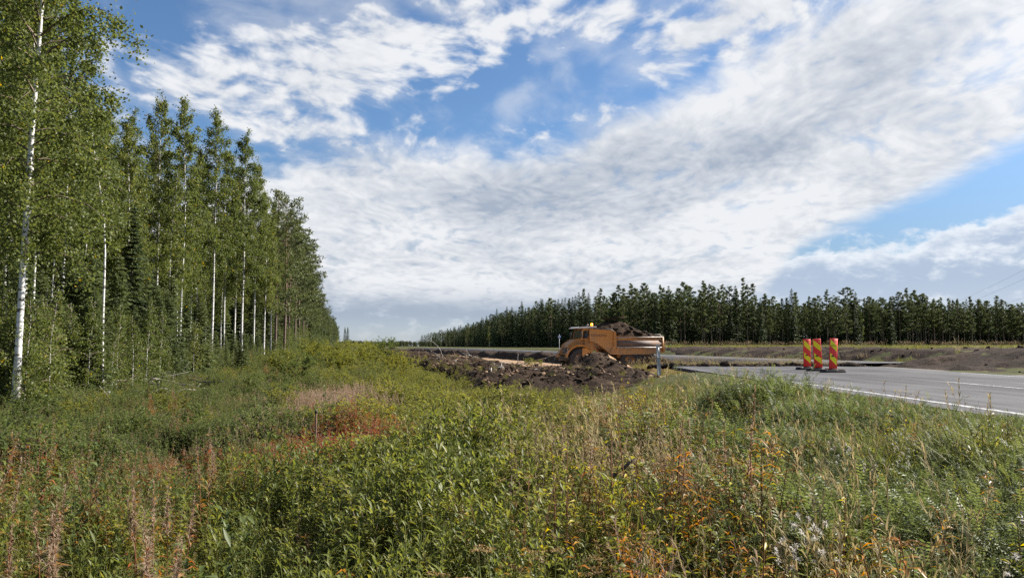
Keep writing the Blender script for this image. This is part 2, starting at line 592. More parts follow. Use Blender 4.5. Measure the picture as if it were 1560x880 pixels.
leafmat('green_blade', [(0.0, (0.065, 0.082, 0.02)), (0.5, (0.14, 0.15, 0.036)), (1.0, (0.29, 0.25, 0.075))], 0.62, 0.42, 0.15, 0.35)
leafmat('straw', [(0.0, (0.18, 0.14, 0.07)), (0.5, (0.32, 0.26, 0.135)), (1.0, (0.42, 0.36, 0.21))], 0.7, 0.4, 0.12, 0.35)
leafmat('pink_straw', [(0.0, (0.15, 0.085, 0.05)), (0.5, (0.25, 0.155, 0.09)), (1.0, (0.34, 0.245, 0.15))], 0.65, 0.4, 0.25, 0.35)
leafmat('plume', [(0.0, (0.20, 0.13, 0.085)), (0.5, (0.31, 0.22, 0.15)), (1.0, (0.44, 0.35, 0.25))], 0.8, 0.4, 0.2, 0.3)
leafmat('fluff', [(0.0, (0.42, 0.38, 0.33)), (1.0, (0.68, 0.65, 0.60))], 0.85, 0.35, 0.2, 0.2)
leafmat('umbel', [(0.0, (0.14, 0.085, 0.035)), (0.5, (0.23, 0.145, 0.055)), (1.0, (0.33, 0.25, 0.10))], 0.7, 0.25, 0.25, 0.4)
leafmat('purple_flower', [(0.0, (0.12, 0.05, 0.26)), (1.0, (0.28, 0.16, 0.46))], 0.6, 0.35, 0.3, 0.3)
leafmat('yellow_flower', [(0.0, (0.50, 0.36, 0.02)), (1.0, (0.68, 0.50, 0.03))], 0.6, 0.3, 0.3, 0.3)
plain('stem_green', (0.10, 0.12, 0.035), 0.8, spec=0.15, nz=0.6, nscale=20, dark=(0.12, 0.07, 0.03))
plain('stem_red', (0.16, 0.065, 0.03), 0.8, spec=0.15, nz=0.6, nscale=20, dark=(0.10, 0.07, 0.03))
plain('twig', (0.12, 0.085, 0.055), 0.8, nz=0.7, nscale=12, dark=(0.055, 0.04, 0.03))
plain('dead_wood', (0.34, 0.31, 0.27), 0.85, nz=0.8, nscale=10, dark=(0.14, 0.11, 0.09), bump=0.4)
plain('dark_wood', (0.045, 0.04, 0.036), 0.85, nz=0.8, nscale=10, dark=(0.02, 0.018, 0.016), bump=0.4)
plain('root_wood', (0.28, 0.18, 0.11), 0.8, nz=0.8, nscale=10, dark=(0.10, 0.06, 0.04), bump=0.4)


def barkmats():
    m, nt, e, out = newmat('birch_bark')
    p = e.node('ShaderNodeBsdfPrincipled')
    tc = e.node('ShaderNodeTexCoord')
    mp = e.node('ShaderNodeMapping')
    nt.links.new(tc.outputs['Object'], mp.inputs[0])
    mp.inputs['Scale'].default_value = (3.2, 3.2, 11.0)
    marks = e.ramp(e.noise(mp.outputs[0], 1.0, 5.0, 0.62), 0.55, 0.63)
    mp2 = e.node('ShaderNodeMapping')
    nt.links.new(tc.outputs['Object'], mp2.inputs[0])
    mp2.inputs['Scale'].default_value = (9, 9, 50.0)
    fine = e.ramp(e.noise(mp2.outputs[0], 1.0, 3.0, 0.5), 0.58, 0.70)
    sp = e.node('ShaderNodeSeparateXYZ')
    nt.links.new(tc.outputs['Object'], sp.inputs[0])
    low = e.ramp(e.add(sp.outputs[2], e.mul(e.noise(tc.outputs['Object'], 4.0, 3.0), 0.8)), 1.0, 0.35)
    f = e.mx(e.mx(marks, e.mul(fine, 0.55)), e.mul(low, 0.75))
    nt.links.new(e.mix(f, (0.54, 0.525, 0.50, 1), (0.045, 0.04, 0.036, 1)), p.inputs['Base Color'])
    p.inputs['Roughness'].default_value = 0.7
    nt.links.new(p.outputs[0], out.inputs[0])
    for nm, a, b, top in (('pine_bark', (0.085, 0.06, 0.045), (0.15, 0.105, 0.08), (0.16, 0.095, 0.06)), ('spruce_bark', (0.075, 0.058, 0.046), (0.13, 0.105, 0.085), (0.12, 0.09, 0.07))):
        m, nt, e, out = newmat(nm)
        p = e.node('ShaderNodeBsdfPrincipled')
        tc = e.node('ShaderNodeTexCoord')
        mp = e.node('ShaderNodeMapping')
        nt.links.new(tc.outputs['Object'], mp.inputs[0])
        mp.inputs['Scale'].default_value = (9, 9, 2.4)
        n = e.noise(mp.outputs[0], 1.0, 6.0, 0.65)
        sp = e.node('ShaderNodeSeparateXYZ')
        nt.links.new(tc.outputs['Object'], sp.inputs[0])
        c = e.mix(e.ramp(n, 0.35, 0.65), (*a, 1), (*b, 1))
        nt.links.new(e.mix(e.mul(e.ramp(sp.outputs[2], 4.0, 9.0), 0.8), c, (*top, 1)), p.inputs['Base Color'])
        p.inputs['Roughness'].default_value = 0.9
        nt.links.new(p.outputs[0], out.inputs[0])


barkmats()


def groundmat(name, stops, scale=0.6, rough=0.95, bump=0.5, bscale=9.0, bdist=0.05, stops2=None, spec=0.06):
    m, nt, e, out = newmat(name)
    p = e.node('ShaderNodeBsdfPrincipled')
    tc = e.node('ShaderNodeTexCoord')
    v = tc.outputs['Object']
    n1 = e.noise(v, scale, 8.0, 0.66)
    n2 = e.noise(v, scale * 11, 5.0, 0.6)
    f = e.add(e.mul(n1, 0.62), e.mul(n2, 0.38))
    c = ramp_node(e, f, stops)
    nt.links.new(c, p.inputs['Base Color'])
    p.inputs['Roughness'].default_value = rough
    p.inputs['Specular IOR Level'].default_value = spec
    b = e.node('ShaderNodeBump')
    b.inputs['Strength'].default_value = bump
    b.inputs['Distance'].default_value = bdist
    nt.links.new(e.noise(v, bscale, 6.0, 0.65), b.inputs['Height'])
    nt.links.new(b.outputs[0], p.inputs['Normal'])
    nt.links.new(p.outputs[0], out.inputs[0])
    return m


groundmat('meadow_soil', [(0.3, (0.030, 0.034, 0.014)), (0.5, (0.065, 0.07, 0.026)), (0.62, (0.12, 0.10, 0.045)), (0.75, (0.09, 0.105, 0.035))], 0.8)
groundmat('peat', [(0.3, (0.010, 0.008, 0.0065)), (0.48, (0.030, 0.0205, 0.0145)), (0.60, (0.078, 0.051, 0.034)), (0.72, (0.20, 0.135, 0.088))], 1.2, 0.9, 0.9, 7.0, 0.12)
groundmat('sand_bed', [(0.3, (0.19, 0.12, 0.075)), (0.5, (0.29, 0.195, 0.12)), (0.7, (0.38, 0.27, 0.18))], 0.5, 0.92, 0.6, 5.0, 0.08)
groundmat('grey_soil', [(0.3, (0.020, 0.014, 0.010)), (0.5, (0.040, 0.028, 0.021)), (0.62, (0.075, 0.052, 0.037)), (0.75, (0.14, 0.10, 0.07))], 0.5, 0.92, 0.8, 5.0, 0.10)
groundmat('gravel_shoulder', [(0.3, (0.10, 0.09, 0.08)), (0.55, (0.18, 0.165, 0.145)), (0.75, (0.26, 0.24, 0.21))], 2.0, 0.9, 0.6, 30.0, 0.02)


def asphaltmat(name, lo, hi):
    m, nt, e, out = newmat(name)
    p = e.node('ShaderNodeBsdfPrincipled')
    tc = e.node('ShaderNodeTexCoord')
    v = tc.outputs['Object']
    sp = e.node('ShaderNodeSeparateXYZ')
    nt.links.new(v, sp.inputs[0])
    grit = e.noise(v, 90.0, 3.0, 0.6)
    mp = e.node('ShaderNodeMapping')
    nt.links.new(v, mp.inputs[0])
    mp.inputs['Scale'].default_value = (1.0, 0.10, 1.0)
    streak = e.noise(mp.outputs[0], 2.2, 5.0, 0.55)
    blot = e.noise(v, 0.45, 5.0, 0.6)
    f = e.add(e.mul(e.sub(streak, 0.5), 1.9), e.mul(e.sub(blot, 0.5), 1.4), e.mul(e.sub(grit, 0.5), 0.35), 0.5)
    c = ramp_node(e, f, [(0.2, lo), (0.8, hi)])
    # dark rolled tyre paths and trodden earth
    tyre = e.mul(e.ramp(e.noise(mp.outputs[0], 0.9, 4.0, 0.6), 0.52, 0.66), 0.55)
    c = e.mix(tyre, c, (*lo, 1))
    earth = e.mul(e.ramp(e.noise(v, 1.1, 6.0, 0.68), 0.56, 0.68), e.ramp(sp.outputs[1], 14.0, 33.0, 0.15, 0.75))
    c = e.mix(earth, c, (0.085, 0.062, 0.045, 1))
    nt.links.new(c, p.inputs['Base Color'])
    nt.links.new(e.add(0.80, e.mul(e.sub(streak, 0.5), 0.35)), p.inputs['Roughness'])
    p.inputs['Specular IOR Level'].default_value = 0.22
    b = e.node('ShaderNodeBump')
    b.inputs['Strength'].default_value = 0.5
    b.inputs['Distance'].default_value = 0.008
    nt.links.new(grit, b.inputs['Height'])
    nt.links.new(b.outputs[0], p.inputs['Normal'])
    nt.links.new(p.outputs[0], out.inputs[0])


asphaltmat('asphalt', (0.040, 0.039, 0.041), (0.100, 0.097, 0.100))


def linemat():
    m, nt, e, out = newmat('road_paint')
    p = e.node('ShaderNodeBsdfPrincipled')
    tc = e.node('ShaderNodeTexCoord')
    n = e.noise(tc.outputs['Object'], 14.0, 5.0, 0.7)
    nt.links.new(e.mix(e.ramp(n, 0.42, 0.60), (0.46, 0.45, 0.44, 1), (0.13, 0.127, 0.125, 1)), p.inputs['Base Color'])
    p.inputs['Roughness'].default_value = 0.6
    nt.links.new(p.outputs[0], out.inputs[0])


linemat()

# ------------------------------------------------------------------ the lie of the land
# the cleared corridor for the new road runs along T; N points to its right
T = np.array([-0.215, 0.977])
N_ = np.array([0.977, 0.215])
O = np.array([0.4, 25.0])
ROAD_Z = 0.75


def road_x(y):
    """left edge of the old asphalt"""
    return 5.55 + 0.035 * np.asarray(y)


ROAD_W = 8.3
ROAD_END = 33.0
DETOUR = [(20, 41), (18.5, 46), (17.3, 52), (15.5, 62), (14.0, 78), (8, 108), (-8, 175), (-32, 275)]


def ground_z(x, y):
    x = np.asarray(x, float)
    y = np.asarray(y, float)
    z = 0.10 * (fbm(x * 0.35, y * 0.35, 3, 3) - 0.5) + 0.25 * (fbm(x * 0.06, y * 0.06, 3, 9) - 0.5) * sstep(8, 40, np.abs(y) + np.abs(x))
    rx = road_x(y)
    # slope up to the old road, its bed, and the field beyond it
    emb = sstep(-4.6, -0.4, x - rx)
    endf = 1 - sstep(ROAD_END + 0.5, ROAD_END + 9, y)
    z = z * (1 - emb * endf * 0.9) + emb * endf * (ROAD_Z - 0.028)
    n = (x - O[0]) * N_[0] + (y - O[1]) * N_[1]
    # corridor bed lies low, then the plateau on the far side
    far = sstep(17.0, 24.0, n) * sstep(ROAD_END - 1, ROAD_END + 14, y)
    z = z + far * 0.62
    right = sstep(ROAD_W + 1.8, ROAD_W + 5.8, x - rx) * 1.0
    z = np.maximum(z, z * (1 - right) + right * (1.34 + 0.12 * (fbm(x * 0.2, y * 0.2, 3, 5) - 0.5)))
    plat = sstep(50, 72, y) * sstep(20.0, 27.0, n)
    z = z * (1 - plat) + plat * 1.18
    # bed cut for the detour
    dd = np.full(np.shape(z), 1e9)
    for (ax, ay), (bx, by) in zip(DETOUR[:-1], DETOUR[1:]):
        ux, uy = bx - ax, by - ay
        tt = np.clip(((x - ax) * ux + (y - ay) * uy) / (ux * ux + uy * uy), 0, 1)
        dd = np.minimum(dd, np.hypot(x - ax - tt * ux, y - ay - tt * uy))
    k = 1 - sstep(4.2, 7.5, dd)
    z = z * (1 - k) + k * (0.42 + 0.3 * sstep(80, 200, y))
    # flat again far away
    fz = sstep(150, 400, y)
    return z * (1 - 0.5 * fz) + 0.5 * fz * 0.9

# ------------------------------------------------------------------ ground sheet
def axis(parts):
    r = []
    for a, b, st in parts:
        r.append(np.arange(a, b, st))
    return np.concatenate(r + [[parts[-1][1]]])


def grid_object(name, xs, ys, zf, mat, faces_where=None, smooth=True):
    gx, gy = np.meshgrid(xs, ys, indexing='ij')
    gz = zf(gx, gy)
    v = np.column_stack([gx.ravel(), gy.ravel(), gz.ravel()])
    ny = len(ys)
    i, j = np.meshgrid(np.arange(len(xs) - 1), np.arange(ny - 1), indexing='ij')
    a = (i * ny + j).ravel()
    f = np.column_stack([a, a + ny, a + ny + 1, a + 1])
    if faces_where is not None:
        cx = (gx[:-1, :-1] + gx[1:, 1:]).ravel() / 2
        cy = (gy[:-1, :-1] + gy[1:, 1:]).ravel() / 2
        f = f[faces_where(cx, cy)]
    b = MB()
    b.add(v, f)
    return b.build(name, mat, None, smooth)


def ground_mesh_z(x, y):
    z = ground_z(x, y)
    # drop out of the way below the corridor's own surface
    n = (x - O[0]) * N_[0] + (y - O[1]) * N_[1]
    s = (x - O[0]) * T[0] + (y - O[1]) * T[1]
    inside = sstep(-1.3, -0.3, n) * (1 - sstep(18.5, 20.0, n)) * sstep(-0.5, 1.5, s) * (1 - sstep(238, 248, s))
    return z - 0.9 * inside


xs = axis([(-3600, -400, 160), (-400, -80, 16), (-80, -24, 2.0), (-24, 30, 0.45), (30, 90, 2.0), (90, 500, 16), (500, 3600, 160)])
ys = axis([(-600, -40, 70), (-40, -4, 3), (-4, 60, 0.45), (60, 160, 2.0), (160, 500, 12), (500, 4200, 160)])
tag(grid_object('ground', xs, ys, ground_mesh_z, 'meadow_soil'), kind='structure')


# ------------------------------------------------------------------ corridor: churned soil, sandy bed
def corridor_z(s, n):
    x = O[0] + s * T[0] + n * N_[0]
    y = O[1] + s * T[1] + n * N_[1]
    g = ground_z(x, y)
    bed = -0.16 + 0.10 * (fbm(s * 0.5, n * 1.2, 4, 21) - 0.5) - 0.05 * np.exp(-((n - 9.2) / 0.28) ** 2) - 0.05 * np.exp(-((n - 11.4) / 0.28) ** 2)
    # left ridge of dug peat
    lump = fbm(s * 0.55, n * 0.6, 5, 31, 0.6)
    crest = (0.50 + 0.0045 * np.clip(s, 0, 120)) * (0.55 + 0.95 * lump)
    ridge = sstep(-1.7, -0.4, n) * (1 - sstep(3.6, 6.6, n))
    z = bed + ridge * (crest + 0.26 * (fbm(s * 2.2, n * 2.2, 4, 47, 0.65) - 0.5) * 1.5 + 0.10)
    # far side ridge
    r2 = sstep(15.5, 16.6, n) * (1 - sstep(18.0, 19.6, n)) * sstep(18, 30, s)
    z = z + r2 * (0.95 * (0.35 + fbm(s * 0.35, n * 0.6, 4, 53)))
    # heap in front of the lorry
    z = z + 1.45 * np.exp(-(((s - 11.5) / 3.6) ** 2 + ((n - 6.6) / 1.5) ** 2)) * (0.75 + 0.5 * fbm(s * 1.2, n * 1.2, 4, 61))
    z = z + 0.55 * np.exp(-(((s - 3.2) / 2.2) ** 2 + ((n - 5.0) / 1.8) ** 2)) * (0.6 + 0.8 * fbm(s * 1.4, n * 1.4, 4, 62))
    # blend into the ground round the rim
    rim = np.maximum.reduce([1 - sstep(-2.4, -1.5, n), sstep(18.3, 20.2, n), 1 - sstep(-2.2, 0.4, s), sstep(236, 250, s)])
    ins = sstep(-1.0, -0.1, n)
    face = sstep(8, 24, s)
    return z * (1 - rim) + (g - 0.04) * rim


def corridor(name, smin, smax, n0, n1, ds, dn, mat):
    ss = axis([(a, b, st) for a, b, st in ds])
    ns = np.arange(n0, n1 + 1e-6, dn)
    S, NN = np.meshgrid(ss, ns, indexing='ij')
    z = corridor_z(S, NN)
    x = O[0] + S * T[0] + NN * N_[0]
    y = O[1] + S * T[1] + NN * N_[1]
    k = len(ns)
    i, j = np.meshgrid(np.arange(len(ss) - 1), np.arange(k - 1), indexing='ij')
    a = (i * k + j).ravel()
    f = np.column_stack([a, a + 1, a + k + 1, a + k])[:, ::-1]
    b = MB()
    b.add(np.column_stack([x.ravel(), y.ravel(), z.ravel()]), f)
    return b.build(name, mat, None, True)


DS = [(-2.2, 40, 0.16), (40, 90, 0.4), (90, 250, 1.5)]
tag(corridor('dug_soil', 0, 0, -2.5, 6.8, DS, 0.15, 'peat'), kind='structure')
tag(corridor('sand_track', 0, 0, 6.8, 15.2, DS, 0.4, 'sand_bed'), kind='structure')
tag(corridor('dug_soil', 0, 0, 15.2, 20.2, DS, 0.25, 'grey_soil'), kind='structure')


def cz(s, n):
    return float(corridor_z(np.array(float(s)), np.array(float(n))))


def cpos(s, n, dz=0.0):
    return Vector((O[0] + s * T[0] + n * N_[0], O[1] + s * T[1] + n * N_[1], cz(s, n) + dz))


# ------------------------------------------------------------------ the old road
def strip(name, mat, off0, off1, y0, y1, z, step=0.5, ragged=0.0, nx=2, kind='structure', thick=0.0):
    b = MB()
    yy = np.arange(y0, y1 + 1e-6, step)
    ts = np.linspace(0, 1, nx)
    V = []
    for y in yy:
        a = road_x(y) + off0
        c = road_x(y) + off1
        V.append([(a + (c - a) * t, y, z) for t in ts])
    V = np.array(V)
    if ragged:
        V[-1, :, 1] += ragged * (vnoise(np.arange(nx) * 1.7, np.zeros(nx), 5) - 0.5) * 2
        V[-1, :, 1] += ragged * 0.7 * (vnoise(np.arange(nx) * 0.5, np.zeros(nx), 6) - 0.5) * 2
        V[:, 0, 0] += 0.10 * (vnoise(yy * 2.1, yy * 0, 8) - 0.5)
    n = len(yy)
    i, j = np.meshgrid(np.arange(n - 1), np.arange(nx - 1), indexing='ij')
    a = (i * nx + j).ravel()
    b.add(V.reshape(-1, 3), np.column_stack([a, a + 1, a + nx + 1, a + nx]))
    if thick:
        rim = [V[k, 0] for k in range(n)] + [V[-1, k] for k in range(1, nx)] + [V[k, -1] for k in range(n - 2, -1, -1)]
        rim = np.array(rim)
        low = rim - np.array([0, 0, thick])
        m = len(rim)
        b.add(np.vstack([rim, low]), [(k, k + 1, m + k + 1, m + k) for k in range(m - 1)])
    o = b.build(name, mat)
    return tag(o, kind=kind)


plain('tar_seam', (0.022, 0.021, 0.021), 0.8, nz=0.9, nscale=3.0, dark=(0.06, 0.058, 0.058))
strip('road', 'asphalt', 0.0, ROAD_W, -30, ROAD_END, ROAD_Z, 0.5, 0.9, 30, thick=0.12)
strip('shoulder', 'gravel_shoulder', ROAD_W - 0.05, ROAD_W + 1.0, -30, ROAD_END, ROAD_Z - 0.03, 0.5, 0.3, 3)
strip('edge_line', 'road_paint', 0.42, 0.56, -30, 18.5, ROAD_Z + 0.004, 0.5)
strip('edge_line', 'road_paint', ROAD_W - 0.52, ROAD_W - 0.38, -30, 24.5, ROAD_Z + 0.004, 0.5)
strip('paving_seam', 'tar_seam', 3.86, 3.98, -30, 30.5, ROAD_Z + 0.003, 0.5)
for y0 in (-8.5, 3.5, 15.5):
    strip('centre_line', 'road_paint', ROAD_W / 2 - 0.06, ROAD_W / 2 + 0.06, y0, y0 + 3.0, ROAD_Z + 0.006, 0.5)


def way(name, pts, width, mat, z=None):
    b = MB()
    P = np.array(pts, float)
    t = np.linspace(0, len(P) - 1, 60)
    Q = np.column_stack([np.interp(t, np.arange(len(P)), P[:, k]) for k in range(2)])
    for _ in range(6):
        Q[1:-1] = (Q[:-2] + 2 * Q[1:-1] + Q[2:]) / 4
    tg = np.gradient(Q, axis=0)
    tg /= np.linalg.norm(tg, axis=1)[:, None]
    nn = np.column_stack([tg[:, 1], -tg[:, 0]])
    L, Rr = Q - nn * width / 2, Q + nn * width / 2
    zz = np.full(len(Q), 0.70) + 0.3 * sstep(80, 200, Q[:, 1])
    V = np.concatenate([np.column_stack([L, zz]), np.column_stack([Rr, zz]), np.column_stack([L - nn * 0.5, zz - 0.4]), np.column_stack([Rr + nn * 0.5, zz - 0.4])])
    n = len(Q)
    k = np.arange(n - 1)
    b.add(V, np.concatenate([np.column_stack([k, n + k, n + k + 1, k + 1]), np.column_stack([2 * n + k, k, k + 1, 2 * n + k + 1]), np.column_stack([n + k, 3 * n + k, 3 * n + k + 1, n + k + 1])]))
    return tag(b.build(name, mat), kind='structure')


way('detour_road', DETOUR, 5.6, 'asphalt')

def dtour(x, y):
    dd = np.full(np.shape(x), 1e9)
    for (ax, ay), (bx, by) in zip(DETOUR[:-1], DETOUR[1:]):
        ux, uy = bx - ax, by - ay
        tt = np.clip(((x - ax) * ux + (y - ay) * uy) / (ux * ux + uy * uy), 0, 1)
        dd = np.minimum(dd, np.hypot(x - ax - tt * ux, y - ay - tt * uy))
    return dd


# bare grey-brown soil beyond the old road: sheets that dip under the ground at their rims
def cut_m(x, y):
    a = x - road_x(y)
    w = 1.4 * (fbm(x * 0.3, y * 0.3, 2, 77) - 0.5)
    return sstep(ROAD_W + 1.0, ROAD_W + 1.8, a + w * 0.3) * (1 - sstep(36, 40, a + 3 * w)) * sstep(4, 6, y) * sstep(4.4, 5.8, dtour(x, y)) * (1 - sstep(102, 107, y + 3 * w))


def cut_z(x, y):
    r = fbm(x * 0.6, y * 0.6, 6, 81, 0.7) - 0.5
    m = cut_m(x, y)
    return ground_z(x, y) - 0.10 + m * (0.15 + 0.62 * np.maximum(r, -0.10)) + m * 0.22 * np.exp(-((y - 98) / 6.0) ** 2)


def cut_mask(cx, cy):
    return cut_m(cx, cy) > 0.3


tag(grid_object('bare_soil', axis([(13.5, 26, 0.22), (26, 62, 0.4)]), axis([(4, 46, 0.25), (46, 110, 0.45)]), cut_z, 'grey_soil', lambda a, b: cut_m(a, b) > 0.002), kind='structure')

# ------------------------------------------------------------------ trees
def rand_unit(n, g):
    v = g.normal(size=(n, 3))
    return v / (np.linalg.norm(v, axis=1)[:, None] + 1e-9)


def trunk_line(h, lean, wob, g, n=12):
    t = np.linspace(0, 1, n)
    p = np.zeros((n, 3))
    ph = g.uniform(0, 6.28, 4)
    p[:, 0] = lean[0] * t * h + wob * np.sin(t * 4.3 + ph[0]) * t + wob * 0.5 * np.sin(t * 9 + ph[1]) * t
    p[:, 1] = lean[1] * t * h + wob * np.sin(t * 3.7 + ph[2]) * t + wob * 0.5 * np.sin(t * 8 + ph[3]) * t
    p[:, 0] -= p[0, 0]
    p[:, 1] -= p[0, 1]
    p[:, 2] = t * h
    return p


def at_h(line, z):
    return np.array([np.interp(z, line[:, 2], line[:, k]) for k in range(3)])


def birch(seed, h=16.0, r0=0.11, R0=1.9, cb=0.28, nb=62, leaves=6000, ls=0.15, lean=(0, 0), wob=0.12, spread=0.24, sides=7, top=0.03):
    g = np.random.default_rng(seed)
    ln = trunk_line(h, lean, wob, g)
    tr = MB()
    rr = r0 * (1 - 0.93 * (np.linspace(0, 1, 12)) ** 0.9) * np.concatenate([[1.35], np.ones(11)])
    tr.tube(ln, rr, sides)
    bm = MB()
    P, D = [], []
    w = []
    for i in range(nb):
        t = (i + g.uniform(0, 1)) / nb
        z = h * (cb + (0.985 - cb) * t ** 0.92)
        q = (z / h - cb) / (1 - cb)
        prof = min(1.0, 0.45 + q * 2.4) * max(top, (1 - q) ** 0.72)
        L = R0 * prof * g.uniform(0.65, 1.25)
        az = i * 2.4 + g.uniform(-0.5, 0.5)
        el = R(30 + 32 * q) + g.normal() * 0.14
        b0 = at_h(ln, z)
        k = 6
        s = np.linspace(0, 1, k)
        out = L * s
        up = L * (np.tan(el) * 0.8 * s - 0.85 * s ** 2.3 * (1.0 - 0.55 * q))
        wig = g.normal(size=(k, 3)) * 0.05 * L * s[:, None]
        pts = b0 + np.column_stack([np.cos(az) * out, np.sin(az) * out, up]) + wig
        bm.tube(pts, np.linspace(0.016 + 0.006 * L, 0.004, k), 3, cap=False)
        n = max(3, int(L * 20))
        u = g.uniform(0.18, 1.05, n) ** 0.8
        pp = np.column_stack([np.interp(u, s, pts[:, c]) for c in range(3)])
        P.append(pp)
        w.append(np.full(n, q))
    P = np.vstack(P)
    wt = np.exp(g.normal(size=len(P)) * 0.95)
    pick = g.choice(len(P), leaves, p=wt / wt.sum())
    sub = rand_unit(leaves, g) * np.abs(g.normal(size=(leaves, 1))) * spread
    sub *= (0.65 + 0.42 * (1 - np.concatenate(w)[pick]))[:, None]
    sub[:, 2] = sub[:, 2] * 0.8 - np.abs(g.normal(size=leaves)) * spread * 0.8
    c = P[pick] + sub
    cr = MB()
    d = rand_unit(leaves, g) * np.array([1, 1, 0.5]) + np.array([0, 0, -0.6])
    nr = rand_unit(leaves, g) + np.array([0, 0, 0.5])
    tint = np.clip(0.42 + g.normal(size=leaves) * 0.16 + 0.12 * (fbm(c[:, 0] * 0.9 + 7, c[:, 2] * 0.9, 2, seed) - 0.5) * 2, 0, 1)
    tint[g.uniform(size=leaves) < 0.006] = 1.3
    cr.cards(c, d, nr, ls * g.uniform(0.7, 1.3, leaves), ls * g.uniform(0.55, 0.9, leaves), tint)
    return [('trunk', tr.mesh('trunk', ['birch_bark'], True)), ('branches', bm.mesh('branches', ['twig'])), ('crown', cr.mesh('crown', ['birch_leaf']))]


def spruce(seed, h=9.0, R0=1.7, cb=0.06, step=0.34, per=7, tw=0.34, twn=11, mat='spruce_needle', r0=None, droop=0.35, pw=0.85):
    g = np.random.default_rng(seed)
    ln = trunk_line(h, (g.normal() * 0.008, g.normal() * 0.008), 0.04, g)
    tr = MB()
    r0 = r0 or 0.012 * h
    tr.tube(ln, r0 * (1 - 0.94 * np.linspace(0, 1, 12)), 6)
    cr = MB()
    z = h * cb
    C, D, NR, LN = [], [], [], []
    while z < h * 0.985:
        q = z / h
        Lm = R0 * (1 - q) ** pw + 0.05
        m = per if q < 0.9 else 4
        a0 = g.uniform(0, 6.28)
        for i in range(m):
            L = Lm * g.uniform(0.65, 1.15)
            az = a0 + i * 6.283 / m + g.normal() * 0.2
            el = R(-4 + 46 * q ** 2) + g.normal() * 0.1
            k = max(3, int(twn * L / R0 + 2))
            s = (np.arange(k) + g.uniform(0.2, 0.9, k)) / k
            hx, hy = math.cos(az), math.sin(az)
            zz = L * (math.tan(el) * s - droop * s ** 2 + 0.14 * s ** 4)
            p = at_h(ln, z) + np.column_stack([hx * L * s, hy * L * s, zz])
            for sg in (-1, 1, 0):
                dd = np.column_stack([hx * 0.75 - sg * hy * 0.8 + 0 * s, hy * 0.75 + sg * hx * 0.8 + 0 * s, -0.28 - 0.3 * g.uniform(size=k)])
                C.append(p + dd * tw * 0.32)
                D.append(dd)
                NR.append(np.column_stack([g.normal(size=k) * 0.5, g.normal(size=k) * 0.5, np.ones(k)]))
                LN.append(tw * g.uniform(0.7, 1.3, k) * (0.55 + 0.45 * (1 - q)))
        z += step * g.uniform(0.8, 1.2) * (1.0 if q < 0.7 else 0.75)
    C, D, NR, LN = np.vstack(C), np.vstack(D), np.vstack(NR), np.concatenate(LN)
    n = len(C)
    tint = np.clip(0.35 + g.normal(size=n) * 0.2, 0, 1)
    cr.cards(C, D, NR, LN * 1.35, LN * 0.42, tint)
    k = 14
    tp = at_h(ln, h * 0.985)
    cr.cards(tp + np.column_stack([g.normal(size=k) * 0.04, g.normal(size=k) * 0.04, np.linspace(-0.3, 0.15, k) * h * 0.05]), np.column_stack([g.normal(size=k) * 0.5, g.normal(size=k) * 0.5, np.ones(k)]), rand_unit(k, g), tw * 0.6, tw * 0.2, 0.4)
    return [('trunk', tr.mesh('trunk', ['spruce_bark'], True)), ('crown', cr.mesh('crown', [mat]))]


def pine(seed, h=17.0, R0=2.1, cb=0.48, nb=34, cl=9, tuft=60, ts=0.26, r0=0.14, lean=(0, 0), pt=2.6):
    g = np.random.default_rng(seed)
    ln = trunk_line(h, lean, 0.10, g)
    tr = MB()
    tr.tube(ln, r0 * (1 - 0.88 * np.linspace(0, 1, 12) ** 1.2), 7)
    # dead snags below the crown
    for i in range(7):
        z = h * g.uniform(0.22, cb)
        az = g.uniform(0, 6.28)
        L = g.uniform(0.4, 1.1)
        b0 = at_h(ln, z)
        tr.tube([b0, b0 + np.array([math.cos(az) * L, math.sin(az) * L, -0.12 * L])], [0.016, 0.004], 3, cap=False)
    C = []
    for i in range(nb):
        t = (i + g.uniform()) / nb
        z = h * (cb + (0.985 - cb) * t)
        q = t
        L = R0 * (0.55 + 0.75 * math.sin(min(1, q * 1.5 + 0.25) * math.pi * 0.5)) * (1 - q ** pt) ** 0.9 * g.uniform(0.55, 1.2) + 0.10
        az = i * 2.4 + g.uniform(-0.6, 0.6)
        el = R(2 + 44 * q) + g.normal() * 0.12
        s = np.linspace(0, 1, 5)
        b0 = at_h(ln, z)
        pts = b0 + np.column_stack([np.cos(az) * L * s, np.sin(az) * L * s, L * (math.tan(el) * s * 0.7 + 0.25 * s ** 2)]) + g.normal(size=(5, 3)) * 0.05 * L * s[:, None]
        tr.tube(pts, np.linspace(0.028, 0.008, 5), 3, cap=False)
        k = max(3, int(cl * L / R0))
        u = g.uniform(0.40, 1.08, k)
        cc = np.column_stack([np.interp(u, s, pts[:, c]) for c in range(3)]) + g.normal(size=(k, 3)) * np.array([0.22, 0.22, 0.10]) * (0.4 + 0.5 * L / R0)
        C.append(cc)
    C = np.vstack(C)
    n = len(C) * tuft // 10
    pk = g.integers(0, len(C), n)
    off = rand_unit(n, g) * g.uniform(0.2, 1, (n, 1)) * np.array([0.42, 0.42, 0.22])
    c = C[pk] + off
    d = off / 0.4 + np.array([0, 0, 0.55]) + rand_unit(n, g) * 0.6
    cr = MB()
    tint = np.clip(0.35 + g.normal(size=n) * 0.18 + off[:, 2] * 0.6, 0, 1)
    cr.cards(c, d, rand_unit(n, g), ts * g.uniform(0.7, 1.3, n), ts * 0.40, tint)
    return [('trunk', tr.mesh('trunk', ['pine_bark'], True)), ('crown', cr.mesh('crown', ['pine_needle']))]


def gz(x, y):
    return float(ground_z(np.array(float(x)), np.array(float(y))))


